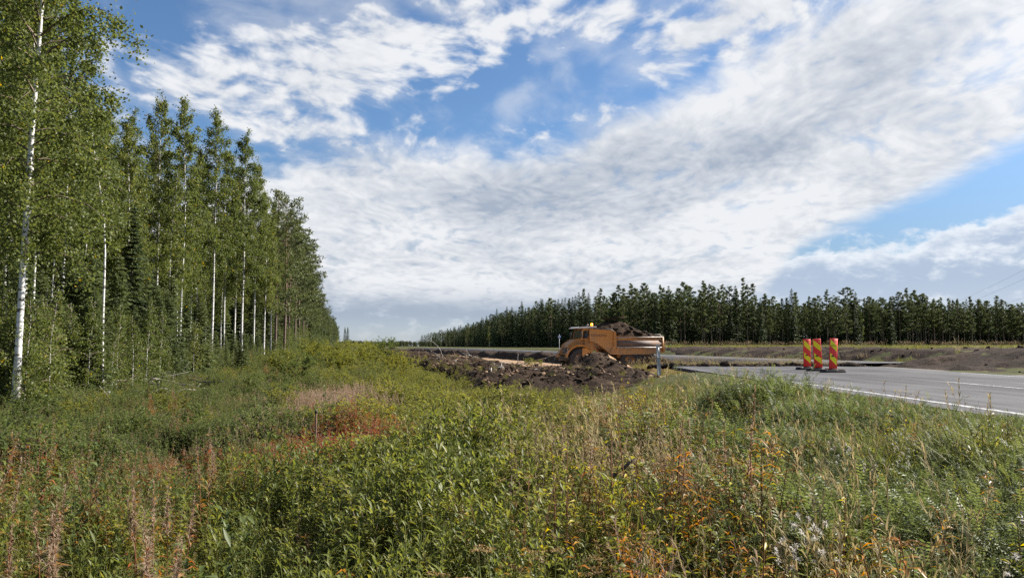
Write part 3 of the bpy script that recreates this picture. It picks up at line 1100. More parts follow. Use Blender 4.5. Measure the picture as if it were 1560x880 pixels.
def edge_x(y):
    """right-hand edge of the wood beside the meadow"""
    return -11.0 - 0.213 * (y - 17.0)


# ---- the wood beside the meadow: named trees first
near_birch = birch(101, 17.5, 0.080, 2.5, 0.20, 115, 52000, 0.075, (0.008, 0.0), 0.10, 0.27, 10)
p = px(22, 640, z=0.0)
place(near_birch, 'birch_tree', 'stout white birch standing clear of the wood beside the meadow', 'tree', (p.x, p.y, gz(p.x, p.y) - 0.05), 0.4, 1.0)

slim = birch(102, 9.5, 0.050, 0.95, 0.52, 34, 7000, 0.065, (-0.06, 0.02), 0.34, 0.22, 8)
p = px(156, 613, z=0.0)
place(slim, 'birch_tree', 'slim crooked young birch with bare lower trunk beside the cut stump', 'tree', (p.x, p.y, gz(p.x, p.y) - 0.03), 0.0, 1.0)

B = [birch(110 + i, 17.0 + (i % 3) * 0.8, 0.095, 2.0 + 0.25 * (i % 2), 0.33 + 0.05 * (i % 3), 96, 20500, 0.110, ((i - 2) * 0.004, 0), 0.14, 0.25) for i in range(5)]
BT = [birch(130 + i, 12.0, 0.055, 1.2, 0.34, 46, 6500, 0.10, ((i - 1) * 0.02, 0), 0.2, 0.24) for i in range(3)]      # thinner ones
BS = [birch(140 + i, 4.0, 0.022, 1.0, 0.10, 30, 2600, 0.075, ((i - 1) * 0.03, 0), 0.1, 0.22, 5) for i in range(3)]     # saplings
SP = [spruce(150 + i, 15.0, 2.2, 0.10, 0.42, 8, 0.46, 12) for i in range(3)]
SY = [spruce(160 + i, 6.0, 1.45, 0.03, 0.24, 8, 0.24, 13, 'young_spruce_needle', droop=0.22) for i in range(3)]
PN = [pine(170 + i, 17.0, 2.5, 0.27 + 0.07 * (i % 2), 54, 12, 110, 0.26, lean=((i - 1.5) * 0.006, 0)) for i in range(4)]

G_B = 'birches along the edge of the wood'
L_B = 'tall slender birch with white trunk at the edge of the wood'
n_b = 0
EDGE_LABEL = {65: 'one of two birches standing close together behind the stout birch', 72: 'one of two birches standing close together behind the stout birch', 325: 'tallest birch with narrow spire crown at the edge of the wood', 405: 'shorter thin birch at the wood edge next to the dark pines', 240: 'pointed full-crowned birch rising behind the brush pile', 389: 'birch at the wood edge, last before the shorter one by the pines'}
for (bx_, d, h) in ((65, 33, 15.0), (72, 34, 14.0), (118, 39, 15.5), (193, 43, 15.2), (240, 47.5, 17.3), (278, 46, 16.9), (325, 50, 17.4), (344, 57, 16.5), (371, 58, 18.3), (389, 63, 17.0), (405, 64, 14.8), (233, 53, 16), (303, 58, 16.5), (360, 66, 17), (8, 27, 15.5), (40, 24, 15.0), (95, 29, 15.5), (-40, 20, 15), (-60, 27, 15), (140, 37, 13.5), (165, 41, 14.6), (292, 55, 15), (415, 70, 15.0), (128, 33, 13.0), (52, 29, 14.5)):
    x = (bx_ - 780) / FPX * d * 1.004
    me = B[n_b % 5]
    sc = h / (17.0 + (n_b % 5 % 3) * 0.8)
    place(me, 'birch_tree', EDGE_LABEL.get(bx_, L_B), 'tree', (x, d, gz(x, d) - 0.05), n_b * 1.3, (sc * 1.0, sc * 1.0, sc), G_B)
    n_b += 1

g = np.random.default_rng(55)
occ = []


def free(x, y, r):
    for a, b, c in occ:
        if (a - x) ** 2 + (b - y) ** 2 < (r + c) ** 2 * 0.25:
            return False
    occ.append((x, y, r))
    return True


# thin birches and tall spruces filling the wood behind the edge
for k in range(170):
    y = g.uniform(17, 76)
    back = g.uniform(2.0, 24) ** 1.0
    x = edge_x(y) - back
    if x / y < -1.05 or not free(x, y, 1.9):
        continue
    r = g.uniform()
    if r < 0.52:
        h = g.uniform(0.8, 1.12)
        place(BT[k % 3], 'birch_tree', 'thin birch with pale trunk among spruces inside the wood', 'tree', (x, y, gz(x, y) - 0.05), g.uniform(0, 6), h, 'thin birches inside the wood')
    elif r < 0.70:
        h = g.uniform(0.66, 0.82)
        place(B[k % 5], 'birch_tree', 'tall leafy birch deeper inside the wood behind the edge', 'tree', (x, y, gz(x, y) - 0.05), g.uniform(0, 6), h, 'tall birches inside the wood')
    else:
        h = (g.uniform(0.32, 0.55) if y < 46 else g.uniform(0.45, 0.75)) if back < 11 else g.uniform(0.55, 0.8)
        place(SP[k % 3], 'spruce_tree', 'dark spruce filling the shade behind the edge birches', 'tree', (x, y, gz(x, y) - 0.05), g.uniform(0, 6), h, 'spruces inside the wood')
# young spruces under the birches
for (bx_, d, h) in ((112, 27, 4.9), (140, 31, 5.6), (175, 30, 5.2), (197, 34, 6.4), (222, 36, 5.6), (250, 33, 4.0), (262, 39, 5.2), (160, 37, 6.8), (90, 33, 5.5), (212, 40, 7.0), (130, 42, 7.5), (285, 44, 4.4), (60, 30, 4.6), (300, 52, 5), (340, 60, 5.5), (384, 70, 6), (410, 74, 6), (20, 28, 5)):
    x = (bx_ - 780) / FPX * d
    place(SY[int(bx_) % 3], 'spruce_tree', 'young spruce with branches down to the ground under the birches', 'tree', (x, d, gz(x, d) - 0.05), bx_, (h / 6 * 0.95, h / 6 * 0.95, h / 6), 'young spruces under the birches')
# birch saplings at the foot of the wood
for (bx_, d, h) in ((226, 26, 3.3), (205, 24, 2.6), (245, 28, 2.9), (320, 40, 2.2), (52, 20, 2.4), (110, 23, 2.2), (5, 19, 3.0), (440, 60, 2.6), (420, 50, 2.0), (180, 25, 3.0)):
    x = (bx_ - 780) / FPX * d
    place(BS[int(bx_) % 3], 'birch_sapling', 'leafy birch sapling at the foot of the wood', 'sapling', (x, d, gz(x, d) - 0.03), bx_, h / 4, 'birch saplings at the foot of the wood')

# pines further along the same edge
n_p = 0
for (bx_, d, h) in ((421, 70, 16.2), (434, 75, 16.2), (441, 81, 16.0), (450, 88, 16.0), (456, 97, 16.2), (462, 108, 16), (436, 84, 16.4), (467, 122, 15.8), (472, 138, 16)):
    x = (bx_ - 780) / FPX * d
    place(PN[n_p % 4], 'pine_tree', 'dark pine with bushy crown standing past the birches', 'tree', (x, d, gz(x, d) - 0.05), n_p * 1.7, h / 17.0, 'dark pines past the birches')
    n_p += 1
# and the long line that runs off to the horizon
for k in range(150):
    y = 90 + 520 * (k / 150.0) ** 1.7
    for row in range(2):
        yy = y + g.uniform(-1.5, 1.5)
        x = edge_x(yy) - 0.5 - row * 4.5 - g.uniform(0, 2.5)
        r = g.uniform()
        h = g.uniform(0.84, 1.03)
        gr = 'trees of the long forest edge beyond the dark pines'
        if r < 0.5:
            place(PN[k % 4], 'pine_tree', 'pine in the long receding forest edge beyond the birches', 'tree', (x, yy, gz(x, yy) - 0.05), g.uniform(0, 6), h * 0.95, 'pines of the long receding forest edge')
        elif r < 0.78:
            place(B[k % 5], 'birch_tree', 'birch in the long receding forest edge beyond the dark pines', 'tree', (x, yy, gz(x, yy) - 0.05), g.uniform(0, 6), h * 0.85, 'birches of the long receding forest edge')
        else:
            place(SP[k % 3], 'spruce_tree', 'spruce in the long receding forest edge beyond the dark pines', 'tree', (x, yy, gz(x, yy) - 0.05), g.uniform(0, 6), h, 'spruces of the long receding forest edge')
# two dark spruces standing out at the end of that edge
for q, (bx_, d, h) in enumerate(((530, 330, 9.5), (526, 350, 10))):
    x = (bx_ - 780) / FPX * d
    place(SP[q], 'spruce_tree', 'lone dark spruce standing out at the far end of the forest edge', 'tree', (x, d, gz(x, d)), q, h / 15.0, 'lone spruces at the far end of the forest edge')

# ---- the forest beyond the road works
FP = [pine(200 + i, (18.5, 19.4, 17.8, 19.0, 18.2, 19.8, 17.2)[i], (2.5, 2.1, 2.8, 2.3, 2.7, 2.0, 2.9)[i], (0.30, 0.40, 0.24, 0.36, 0.45, 0.28, 0.34)[i], (44, 36, 50, 40, 36, 46, 40)[i], 11, 105, 0.48, r0=0.16, pt=(1.0, 1.5, 1.9, 1.2, 2.4, 0.9, 1.7)[i], lean=((i - 3) * 0.006, 0)) for i in range(7)]
FS = [spruce(210 + i, 18.0, 2.9, 0.06, 0.62, 8, 0.62, 9) for i in range(4)]
FB = [birch(220 + i, 15.0, 0.12, 1.9, 0.25, 40, 2600, 0.30, (0, 0), 0.1, 0.3) for i in range(2)]
RX = np.array([632, 660, 700, 760, 830, 880, 950, 1000, 1100, 1200, 1300, 1400, 1500, 1600, 1720])
RD = np.array([1300, 900, 620, 375, 300, 262, 226, 216, 228, 243, 258, 282, 306, 330, 350.0])
far_pts = []
g = np.random.default_rng(77)
n_f = 0
for rowi in range(3):
    p_ = 640.0
    while p_ < 1640:
        d = np.interp(p_, RX, RD)
        stepm = 4.6 if rowi == 0 else 5.2
        dd = d + rowi * 6.0 + g.uniform(-2.2, 2.2)
        # behind the flank a deeper row lies to the right
        x = (p_ - 780) / FPX * dd + (rowi * 4.0 if p_ < 980 else 0)
        h = np.clip(g.normal() * 0.08 + 0.95 + 0.25 * (float(fbm(np.array(p_ / 45.0), np.array(3.0), 2, 4)) - 0.5), 0.70, 1.14)
        spr = p_ < 900 and g.uniform() < 0.72 or g.uniform() < 0.14
        if p_ > 640 + rowi * 14:
            if g.uniform() < 0.03:
                place(FB[n_f % 2], 'birch_tree', 'pale green birch among the dark conifers of the far forest', 'tree', (x, dd, gz(x, dd) - 0.1), g.uniform(0, 6), h * 0.85, 'birches in the far forest')
            elif spr:
                place(FS[n_f % 4], 'spruce_tree', 'pointed dark spruce in the far forest behind the road works', 'tree', (x, dd, gz(x, dd) - 0.1), g.uniform(0, 6), (h * 0.95, h * 0.95, h), 'spruces in the far forest')
            else:
                place(FP[(n_f * 5 + n_f // 3) % 7], 'pine_tree', 'pine in the far forest behind the road works', 'tree', (x, dd, gz(x, dd) - 0.1), g.uniform(0, 6), (h * g.uniform(0.8, 1.2), h * g.uniform(0.8, 1.2), h), 'pines in the far forest')
            n_f += 1
        # advance by metres along the edge
        d2 = np.interp(p_ + 1, RX, RD)
        per = math.hypot((p_ + 1 - 780) / FPX * d2 - (p_ - 780) / FPX * d, d2 - d)
        p_ += max(2.2, stepm * g.uniform(0.6, 1.4) / max(per, 1e-3))
# one broad round crown above the rest
place(FB[0], 'birch_tree', 'broad round leafy crown rising above the far conifers', 'tree', ((1497 - 780) / FPX * 318, 318, 1.0), 0.3, (2.2, 2.2, 1.22))


# ------------------------------------------------------------------ scattering for what nobody could count
def scatter(name, protos, pts, rot, scl, idx, label, cat=None):
    """one object: points carrying turned, scaled copies of the given small plants"""
    me = bpy.data.meshes.new(name)
    me.vertices.add(len(pts))
    me.vertices.foreach_set('co', np.asarray(pts, np.float32).ravel())
    a = me.attributes.new('rot', 'FLOAT_VECTOR', 'POINT')
    a.data.foreach_set('vector', np.asarray(rot, np.float32).ravel())
    a = me.attributes.new('scl', 'FLOAT_VECTOR', 'POINT')
    scl = np.asarray(scl, np.float32)
    if scl.ndim == 1:
        scl = np.repeat(scl[:, None], 3, 1)
    a.data.foreach_set('vector', scl.ravel())
    a = me.attributes.new('idx', 'INT', 'POINT')
    a.data.foreach_set('value', np.asarray(idx, np.int32))
    ob = bpy.data.objects.new(name, me)
    col.objects.link(ob)
    kc = bpy.data.collections.new(name + '_kinds')
    for i, pm in enumerate(protos):
        q = bpy.data.objects.new('%s_kind_%03d' % (name, i), pm)
        kc.objects.link(q)
    ng = bpy.data.node_groups.new(name, 'GeometryNodeTree')
    ng.interface.new_socket('Geometry', in_out='INPUT', socket_type='NodeSocketGeometry')
    ng.interface.new_socket('Geometry', in_out='OUTPUT', socket_type='NodeSocketGeometry')
    nd = ng.nodes
    gi, go = nd.new('NodeGroupInput'), nd.new('NodeGroupOutput')
    ci = nd.new('GeometryNodeCollectionInfo')
    ci.inputs['Collection'].default_value = kc
    ci.inputs['Separate Children'].default_value = True
    ci.inputs['Reset Children'].default_value = True
    ip = nd.new('GeometryNodeInstanceOnPoints')
    ip.inputs['Pick Instance'].default_value = True

    def attr(n, dt):
        q = nd.new('GeometryNodeInputNamedAttribute')
        q.data_type = dt
        q.inputs['Name'].default_value = n
        return q.outputs['Attribute']
    mtp = nd.new('GeometryNodeMeshToPoints')
    ng.links.new(gi.outputs[0], mtp.inputs[0])
    ng.links.new(mtp.outputs[0], ip.inputs['Points'])
    ng.links.new(ci.outputs[0], ip.inputs['Instance'])
    ng.links.new(attr('idx', 'INT'), ip.inputs['Instance Index'])
    ng.links.new(attr('rot', 'FLOAT_VECTOR'), ip.inputs['Rotation'])
    ng.links.new(attr('scl', 'FLOAT_VECTOR'), ip.inputs['Scale'])
    ng.links.new(ip.outputs[0], go.inputs[0])
    md = ob.modifiers.new('scatter', 'NODES')
    md.node_group = ng
    tag(ob, label, cat, None, 'stuff')
    return ob


def joined(parts, name):
    """one mesh out of a tree's part meshes, for the scattered mass"""
    mb = MB()
    mats = []
    for k, (_, me) in enumerate(parts):
        n = len(me.vertices)
        co = np.empty(n * 3, np.float32)
        me.vertices.foreach_get('co', co)
        tn = np.empty(n, np.float32)
        me.attributes['tint'].data.foreach_get('value', tn)
        tot = np.array([pp.loop_total for pp in me.polygons])
        vi = np.empty(len(me.loops), np.int32)
        me.loops.foreach_get('vertex_index', vi)
        st = np.concatenate([[0], np.cumsum(tot)[:-1]])
        base = mb.n
        mb.v.append(co.reshape(-1, 3))
        mb.t.append(tn)
        mb.n += n
        for t in np.unique(tot):
            s_ = st[tot == t]
            mb.f.append((vi[s_[:, None] + np.arange(t)[None]] + base, k))
        mats.append(me.materials[0])
    return mb.mesh(name, mats)


def forest_mass():
    g = np.random.default_rng(88)
    kinds = [joined(x, 'mass_tree') for x in (FP[0], FP[2], FP[4], FS[0], FS[2])]
    P, Rr, S, I = [], [], [], []
    for rowi in range(3, 15):
        p_ = 655.0 + rowi * 5
        while p_ < 1760:
            d = np.interp(p_, RX, RD)
            dd = d + rowi * 6.5 + g.uniform(-3, 3)
            x = (p_ - 780) / FPX * dd + (rowi * 3.0 if p_ < 980 else 0)
            P.append((x, dd, gz(x, dd) - 0.1))
            Rr.append((0, 0, g.uniform(0, 6.28)))
            S.append(g.uniform(0.82, 0.95))
            I.append(g.choice(5, p=[0.2, 0.2, 0.15, 0.25, 0.2]))
            d2 = np.interp(p_ + 1, RX, RD)
            per = math.hypot((p_ + 1 - 780) / FPX * d2 - (p_ - 780) / FPX * d, d2 - d)
            p_ += max(3.0, 6.5 * g.uniform(0.6, 1.4) / max(per, 1e-3))
    # undergrowth along the feet of the far trees
    for k in range(1500):
        p_ = g.uniform(660, 1680)
        d = np.interp(p_, RX, RD) + g.uniform(3, 34)
        x = (p_ - 780) / FPX * d
        P.append((x, d, gz(x, d) - 0.2))
        Rr.append((0, 0, g.uniform(0, 6.28)))
        S.append(g.uniform(0.14, 0.42))
        I.append(g.integers(3, 5))
    # the depth of the wood beside the meadow
    for k in range(1100):
        y = 14 + 600 * g.uniform() ** 1.6
        x = edge_x(y) - (26 if y < 80 else 10) - g.uniform(0, 34)
        P.append((x, y, gz(x, y) - 0.1))
        Rr.append((0, 0, g.uniform(0, 6.28)))
        S.append(g.uniform(0.6, 0.8))
        I.append(g.choice(5, p=[0.15, 0.1, 0.1, 0.35, 0.3]))
    scatter('deep_forest', kinds, P, Rr, S, I, 'dark mass of conifers deep inside the woods', 'forest')
    # woods along the horizon
    P, Rr, S, I = [], [], [], []
    for k in range(2600):
        y = g.uniform(1500, 2100)
        x = g.uniform(-1100, 700)
        P.append((x, y, 0.0))
        Rr.append((0, 0, g.uniform(0, 6.28)))
        q = g.uniform(0.55, 0.75)
        S.append((q * 2.2, q * 2.2, q))
        I.append(g.integers(0, 5))
    scatter('horizon_forest', kinds, P, Rr, S, I, 'low blue line of woods on the horizon', 'forest')


forest_mass()


def understory():
    g = np.random.default_rng(89)
    kinds = [joined(x, 'under_tree') for x in (BS[0], BS[1], BS[2], SY[0], SY[1])]
    P, Rr, S, I = [], [], [], []
    for k in range(1700):
        y = 17 + 260 * g.uniform() ** 1.8
        x = edge_x(y) - g.uniform(-0.4, 3.8 if k % 2 else 14) + (1.0 if y > 45 else 0)
        if x < -0.8 * y:
            continue
        P.append((x, y, gz(x, y) - 0.05))
        Rr.append((0, 0, g.uniform(0, 6.28)))
        S.append((g.uniform(0.22, 0.42) if 38 < y < 76 and x > edge_x(y) - 4 else g.uniform(0.28, 0.75)) * (1 + 0.5 * (y > 76)))
        I.append(g.choice(5, p=[0.32, 0.31, 0.31, 0.03, 0.03] if y < 26 else [0.25, 0.24, 0.23, 0.14, 0.14]))
    scatter('wood_undergrowth', kinds, P, Rr, S, I, 'leafy undergrowth of small birches and spruces in the wood', 'undergrowth')


understory()

# ------------------------------------------------------------------ dump truck
plain('orange_paint', (0.52, 0.225, 0.05), 0.55, nz=0.85, nscale=1.1, dark=(0.30, 0.175, 0.085), bump=0.1)
plain('dusty_panel', (0.15, 0.105, 0.085), 0.7, nz=0.8, nscale=2.0, dark=(0.22, 0.13, 0.08))
plain('rubber', (0.035, 0.032, 0.03), 0.85, nz=0.8, nscale=3.0, dark=(0.085, 0.065, 0.05), bump=0.3)
plain('dark_steel', (0.045, 0.042, 0.04), 0.6, nz=0.7, nscale=4.0, dark=(0.10, 0.075, 0.055))
plain('rail_steel', (0.42, 0.38, 0.33), 0.5, nz=0.7, nscale=4.0, dark=(0.22, 0.15, 0.10))
plain('white_panel', (0.72, 0.71, 0.68), 0.5, nz=0.5, nscale=4.0, dark=(0.45, 0.42, 0.38))
plain('letter_paint', (0.09, 0.055, 0.04), 0.6)


def glassmat():
    m, nt, e, out = newmat('window_glass')
    p = e.node('ShaderNodeBsdfPrincipled')
    p.inputs['Base Color'].default_value = (0.05, 0.055, 0.055, 1)
    p.inputs['Roughness'].default_value = 0.08
    p.inputs['Alpha'].default_value = 0.75
    nt.links.new(p.outputs[0], out.inputs[0])
    m, nt, e, out = newmat('beacon_glow')
    p = e.node('ShaderNodeBsdfPrincipled')
    p.inputs['Base Color'].default_value = (0.9, 0.25, 0.02, 1)
    p.inputs['Roughness'].default_value = 0.2
    p.inputs['Emission Color'].default_value = (1.0, 0.28, 0.02, 1)
    p.inputs['Emission Strength'].default_value = 2.2
    nt.links.new(p.outputs[0], out.inputs[0])


glassmat()


def lathe(mb, prof, n, axis='y', c=(0, 0, 0), mat=0):
    """profile (radius, along) turned round an axis"""
    prof = np.array(prof, float)
    th = np.arange(n) * 2 * math.pi / n
    r = prof[:, 0][:, None]
    ca, sa = np.cos(th)[None], np.sin(th)[None]
    al = np.repeat(prof[:, 1][:, None], n, 1)
    if axis == 'y':
        v = np.stack([r * ca, al, r * sa], -1)
    elif axis == 'z':
        v = np.stack([r * ca, r * sa, al], -1)
    else:
        v = np.stack([al, r * ca, r * sa], -1)
    v = v.reshape(-1, 3) + np.array(c)
    k = len(prof)
    i, j = np.meshgrid(np.arange(k - 1), np.arange(n), indexing='ij')
    a = (i * n + j).ravel()
    b = (i * n + (j + 1) % n).ravel()
    mb.add(v, np.column_stack([a, b, b + n, a + n]), 0.5, mat)
    return mb


def make_truck():
    # u runs back from the nose in metres; local x = 3.75 - u points forward, +y is the side turned to the meadow
    U = lambda u: 3.75 - u
    P = lambda pts: [(U(u), z) for u, z in pts]
    c = px(932, 566, depth=58.0)
    t = thing('dump_truck', 'orange articulated dump truck heaped with dark soil', 'dump truck', (c.x, c.y, 0), math.pi + R(13))
    W = 1.28

    def part(name, mat, fn, parent=t, bevel=0.0, smooth=False):
        mb = MB()
        fn(mb)
        return mb.build(name, mat, parent, smooth, bevel)
    # nose
    part('hood', 'orange_paint', lambda m: m.prism(P([(0.12, 1.05), (0.03, 1.35), (0.10, 1.83), (0.32, 2.02), (0.75, 2.28), (1.45, 2.34), (1.45, 1.05)]), -0.82, 0.82), bevel=0.05)
    gr = part('grille', 'dark_steel', lambda m: m.box((U(0.055), 0, 1.42), (0.06, 1.1, 0.5)))
    for k in range(5):
        part('grille_bar', 'rail_steel', lambda m: m.box((U(0.015), 0, 1.22 + 0.1 * k), (0.03, 1.05, 0.03)), gr)
    part('bumper', 'dark_steel', lambda m: m.box((U(0.02), 0, 0.88), (0.22, 2.3, 0.30)), bevel=0.03)
    for s in (-1, 1):
        hl = part('headlight', 'dark_steel', lambda m: m.box((U(0.10), s * 0.98, 1.50), (0.16, 0.26, 0.22)), bevel=0.02)
        part('lens', 'white_panel', lambda m: m.box((U(0.005), s * 0.98, 1.50), (0.02, 0.20, 0.15)), hl)
        # fender: arch over the wheel, with the rear skirt reaching down
        a = np.linspace(R(155), R(8), 12)
        arch = [(0.86 - 0.98 * math.cos(x), 0.80 + 0.98 * math.sin(x)) for x in a[::-1]]
        outer = [(0.86 - 1.08 * math.cos(x), 0.80 + 1.12 * math.sin(x)) for x in a]
        part('fender', 'orange_paint', lambda m: m.prism(P(outer + arch), s * 0.80, s * W))
        part('side_step', 'orange_paint', lambda m: m.prism(P([(1.05, 1.62), (1.62, 1.62), (1.58, 0.62), (1.30, 0.60), (1.02, 0.95)]), s * (W - 0.10), s * W), bevel=0.02)
    # wheels
    for u in (0.86, 4.75, 6.02):
        for s in (-1, 1):
            r = 0.80 if u < 1 else 0.74
            w = bpy.data.objects.new('wheel', None)
            col.objects.link(w)
            w.parent = t
            w.location = (U(u), s * 1.0, r)
            tm = MB()
            lathe(tm, [(r * 0.56, -0.24), (r * 0.80, -0.28), (r * 0.95, -0.26), (r, -0.20), (r, 0.20), (r * 0.95, 0.26), (r * 0.80, 0.28), (r * 0.56, 0.24)], 28)
            for q in range(28):   # lugs
                th = q * 2 * math.pi / 28
                for sd_ in (-1, 1):
                    rt = Matrix.Rotation(-th, 3, 'Y') @ Matrix.Rotation(sd_ * 0.5, 3, 'X')
                    cc = Matrix.Rotation(-th, 3, 'Y') @ Vector((0, sd_ * 0.12, r + 0.012))
                    tm.box(cc, (0.07, 0.22, 0.05), rt)
            tm.build('tyre', 'rubber', w, False)
            rm = MB()
            lathe(rm, [(0.001, s * 0.10), (r * 0.18, s * 0.20), (r * 0.22, s * 0.08), (r * 0.5, s * 0.04), (r * 0.58, s * 0.25), (r * 0.58, -s * 0.25)], 24)
            rm.build('rim', 'dusty_panel', w, True)
    # cab
    cab = part('cab', 'orange_paint', lambda m: m.prism(P([(1.02, 2.30), (1.16, 3.08), (1.95, 3.08), (1.95, 1.45), (1.32, 1.45), (1.32, 2.3)]), -0.98, 0.98), bevel=0.03)
    for s in (-1, 1):
        part('window', 'window_glass', lambda m: m.prism(P([(1.14, 2.36), (1.23, 2.92), (1.72, 2.92), (1.50, 2.36)]), s * 0.985, s * 1.0), cab)
        mr = part('mirror', 'dark_steel', lambda m: m.box((U(0.95), s * 1.30, 2.62), (0.08, 0.20, 0.42)), cab, 0.02)
        part('mirror_arm', 'dark_steel', lambda m: m.tube([(U(1.15), s * 0.95, 2.85), (U(0.97), s * 1.28, 2.85)], 0.02, 6), cab)
    part('windscreen', 'window_glass', lambda m: m.add([(U(1.035), -0.86, 2.36), (U(1.035), 0.86, 2.36), (U(1.145), 0.86, 2.98), (U(1.145), -0.86, 2.98)], [(0, 1, 2, 3)]).add([(U(1.020), -0.86, 2.36), (U(1.020), 0.86, 2.36), (U(1.130), 0.86, 2.98), (U(1.130), -0.86, 2.98)], [(0, 3, 2, 1)]), cab)
    rf = part('cab_roof', 'white_panel', lambda m: m.prism(P([(0.72, 3.13), (0.95, 3.20), (2.18, 3.25), (2.2, 3.17), (0.95, 3.12), (0.74, 3.09)]), -1.06, 1.06), cab, 0.015)
    bc = MB()
    lathe(bc, [(0.10, 3.25), (0.10, 3.30), (0.075, 3.30)], 14, 'z', (U(1.98), 0.62, 0))
    bo = bc.build('beacon', 'dark_steel', t, True)
    bl = MB()
    lathe(bl, [(0.085, 3.30), (0.09, 3.42), (0.06, 3.49), (0.001, 3.50)], 14, 'z', (U(1.98), 0.62, 0))
    bl.build('beacon_lens', 'beacon_glow', bo, True)
    part('exhaust_pipe', 'dark_steel', lambda m: m.tube([(U(2.05), -0.85, 1.6), (U(2.05), -0.85, 3.3), (U(2.2), -0.85, 3.45)], 0.07, 10))
    # chassis
    part('front_frame', 'dark_steel', lambda m: m.box((U(1.25), 0, 0.86), (2.1, 0.95, 0.45)))
    part('articulation_joint', 'dark_steel', lambda m: lathe(m, [(0.001, 0.55), (0.3, 0.55), (0.3, 1.25), (0.001, 1.25)], 16, 'z', (U(2.55), 0, 0)))
    part('rear_frame', 'dark_steel', lambda m: m.box((U(4.55), 0, 0.98), (3.9, 0.9, 0.36)))
    for u in (0.86, 4.75, 6.02):
        part('axle', 'dark_steel', lambda m: m.tube([(U(u), -0.85, 0.76), (U(u), 0.85, 0.76)], 0.14, 10))
    for s in (-1, 1):
        part('fuel_tank', 'dark_steel', lambda m: m.box((U(2.75), s * 0.82, 1.0), (0.9, 0.5, 0.55)), bevel=0.06)
        part('lift_ram', 'rail_steel', lambda m: m.tube([(U(2.4), s * 0.55, 0.8), (U(3.3), s * 0.62, 1.55)], 0.05, 8))
        # bracket between the wheels and the body, with the hole in it
        part('body_bracket', 'orange_paint', lambda m: m.prism(P([(3.75, 0.98), (3.95, 1.42), (4.15, 1.42), (4.1, 1.02)]), s * 0.95, s * 1.1).prism(P([(5.35, 0.82), (5.6, 1.42), (5.85, 1.42), (5.62, 0.72)]), s * 0.95, s * 1.1).prism(P([(3.75, 0.98), (4.1, 1.02), (5.35, 0.88), (5.62, 0.72), (5.3, 0.52), (4.3, 0.74)]), s * 0.94, s * 1.08))
    # body
    shell = [(1.60, 3.02), (3.30, 2.93), (3.52, 2.82), (3.56, 2.52), (7.42, 2.44), (7.46, 1.34), (6.2, 1.22), (3.9, 1.20), (3.2, 1.22), (2.55, 1.78), (2.05, 2.10), (1.62, 2.20)]
    body = part('dump_body', 'orange_paint', lambda m: m.prism(P(shell), -W, W), bevel=0.03)
    for s in (-1, 1):
        part('side_panel', 'dusty_panel', lambda m: m.box((U(5.46), s * (W + 0.012), 1.99), (3.62, 0.024, 0.44)), body)
        part('top_rail', 'rail_steel', lambda m: m.box((U(5.45), s * (W + 0.03), 2.44), (3.86, 0.10, 0.07), Matrix.Rotation(0.0207, 3, 'Y')), body)
        part('middle_rail', 'rail_steel', lambda m: m.box((U(5.46), s * (W + 0.03), 1.70), (3.8, 0.09, 0.09)), body)
        part('rear_rib', 'orange_paint', lambda m: m.box((U(7.30), s * (W + 0.04), 1.95), (0.14, 0.12, 1.0)), body)
        part('front_rib', 'orange_paint', lambda m: m.prism(P([(3.44, 2.90), (3.60, 2.80), (3.62, 1.75), (3.30, 1.35), (3.20, 1.42), (3.46, 1.80)]), s * W, s * (W + 0.10)), body, 0.02)
        part('guard_rail', 'dark_steel', lambda m: m.tube([(U(2.35), s * (W - 0.05), 3.02), (U(3.3), s * (W - 0.05), 2.98), (U(3.52), s * (W - 0.05), 2.86), (U(3.56), s * (W - 0.05), 2.6)], 0.055, 8), body)
        part('rear_rail', 'rail_steel', lambda m: m.tube([(U(6.3), s * (W - 0.06), 2.66), (U(7.15), s * (W - 0.06), 2.66), (U(7.3), s * (W - 0.06), 2.44)], 0.035, 6), body)
    # lettering on the flank of the body
    cu = bpy.data.curves.new('lettering', 'FONT')
    cu.body = 'HYDREMA'
    cu.size = 0.27
    cu.extrude = 0.003
    cu.align_x = 'CENTER'
    tx = bpy.data.objects.new('lettering', cu)
    col.objects.link(tx)
    dg = bpy.context.evaluated_depsgraph_get()
    me = bpy.data.meshes.new_from_object(tx.evaluated_get(dg))
    bpy.data.objects.remove(tx)
    me.materials.clear()
    me.materials.append(M['letter_paint'])
    lo = bpy.data.objects.new('lettering', me)
    col.objects.link(lo)
    lo.parent = body
    lo.location = (U(2.32), W + 0.006, 2.48)
    lo.rotation_euler = (R(90), 0, R(180))
    t.location.z = cz((c.x - O[0]) * T[0] + (c.y - O[1]) * T[1], (c.x - O[0]) * N_[0] + (c.y - O[1]) * N_[1]) - 0.03
    # the load: its own thing, heaped on the body
    mb = MB()
    nu, nv = 60, 30
    uu, vv = np.meshgrid(np.linspace(0, 1, nu), np.linspace(-1, 1, nv), indexing='ij')
    lu = 2.1 + 5.1 * uu
    pk = np.interp(lu, [2.1, 2.9, 3.5, 4.2, 5.2, 6.2, 7.2], [2.95, 3.45, 3.72, 3.70, 3.25, 2.85, 2.48])
    zb = np.interp(lu, [2.1, 3.4, 3.6, 7.2], [2.95, 2.90, 2.45, 2.38])
    prof = (1 - np.abs(vv) ** 2.2)
    z = zb + (pk - zb) * prof + (0.42 * (fbm(lu * 2.2, vv * 3 + 9, 5, 91, 0.62) - 0.5)) * np.clip(prof * 2.2, 0, 1)
    v = np.column_stack([U(lu).ravel(), (vv * 1.2).ravel(), z.ravel()])
    i, j = np.meshgrid(np.arange(nu - 1), np.arange(nv - 1), indexing='ij')
    a = (i * nv + j).ravel()
    mb.add(v, np.column_stack([a, a + 1, a + nv + 1, a + nv]))
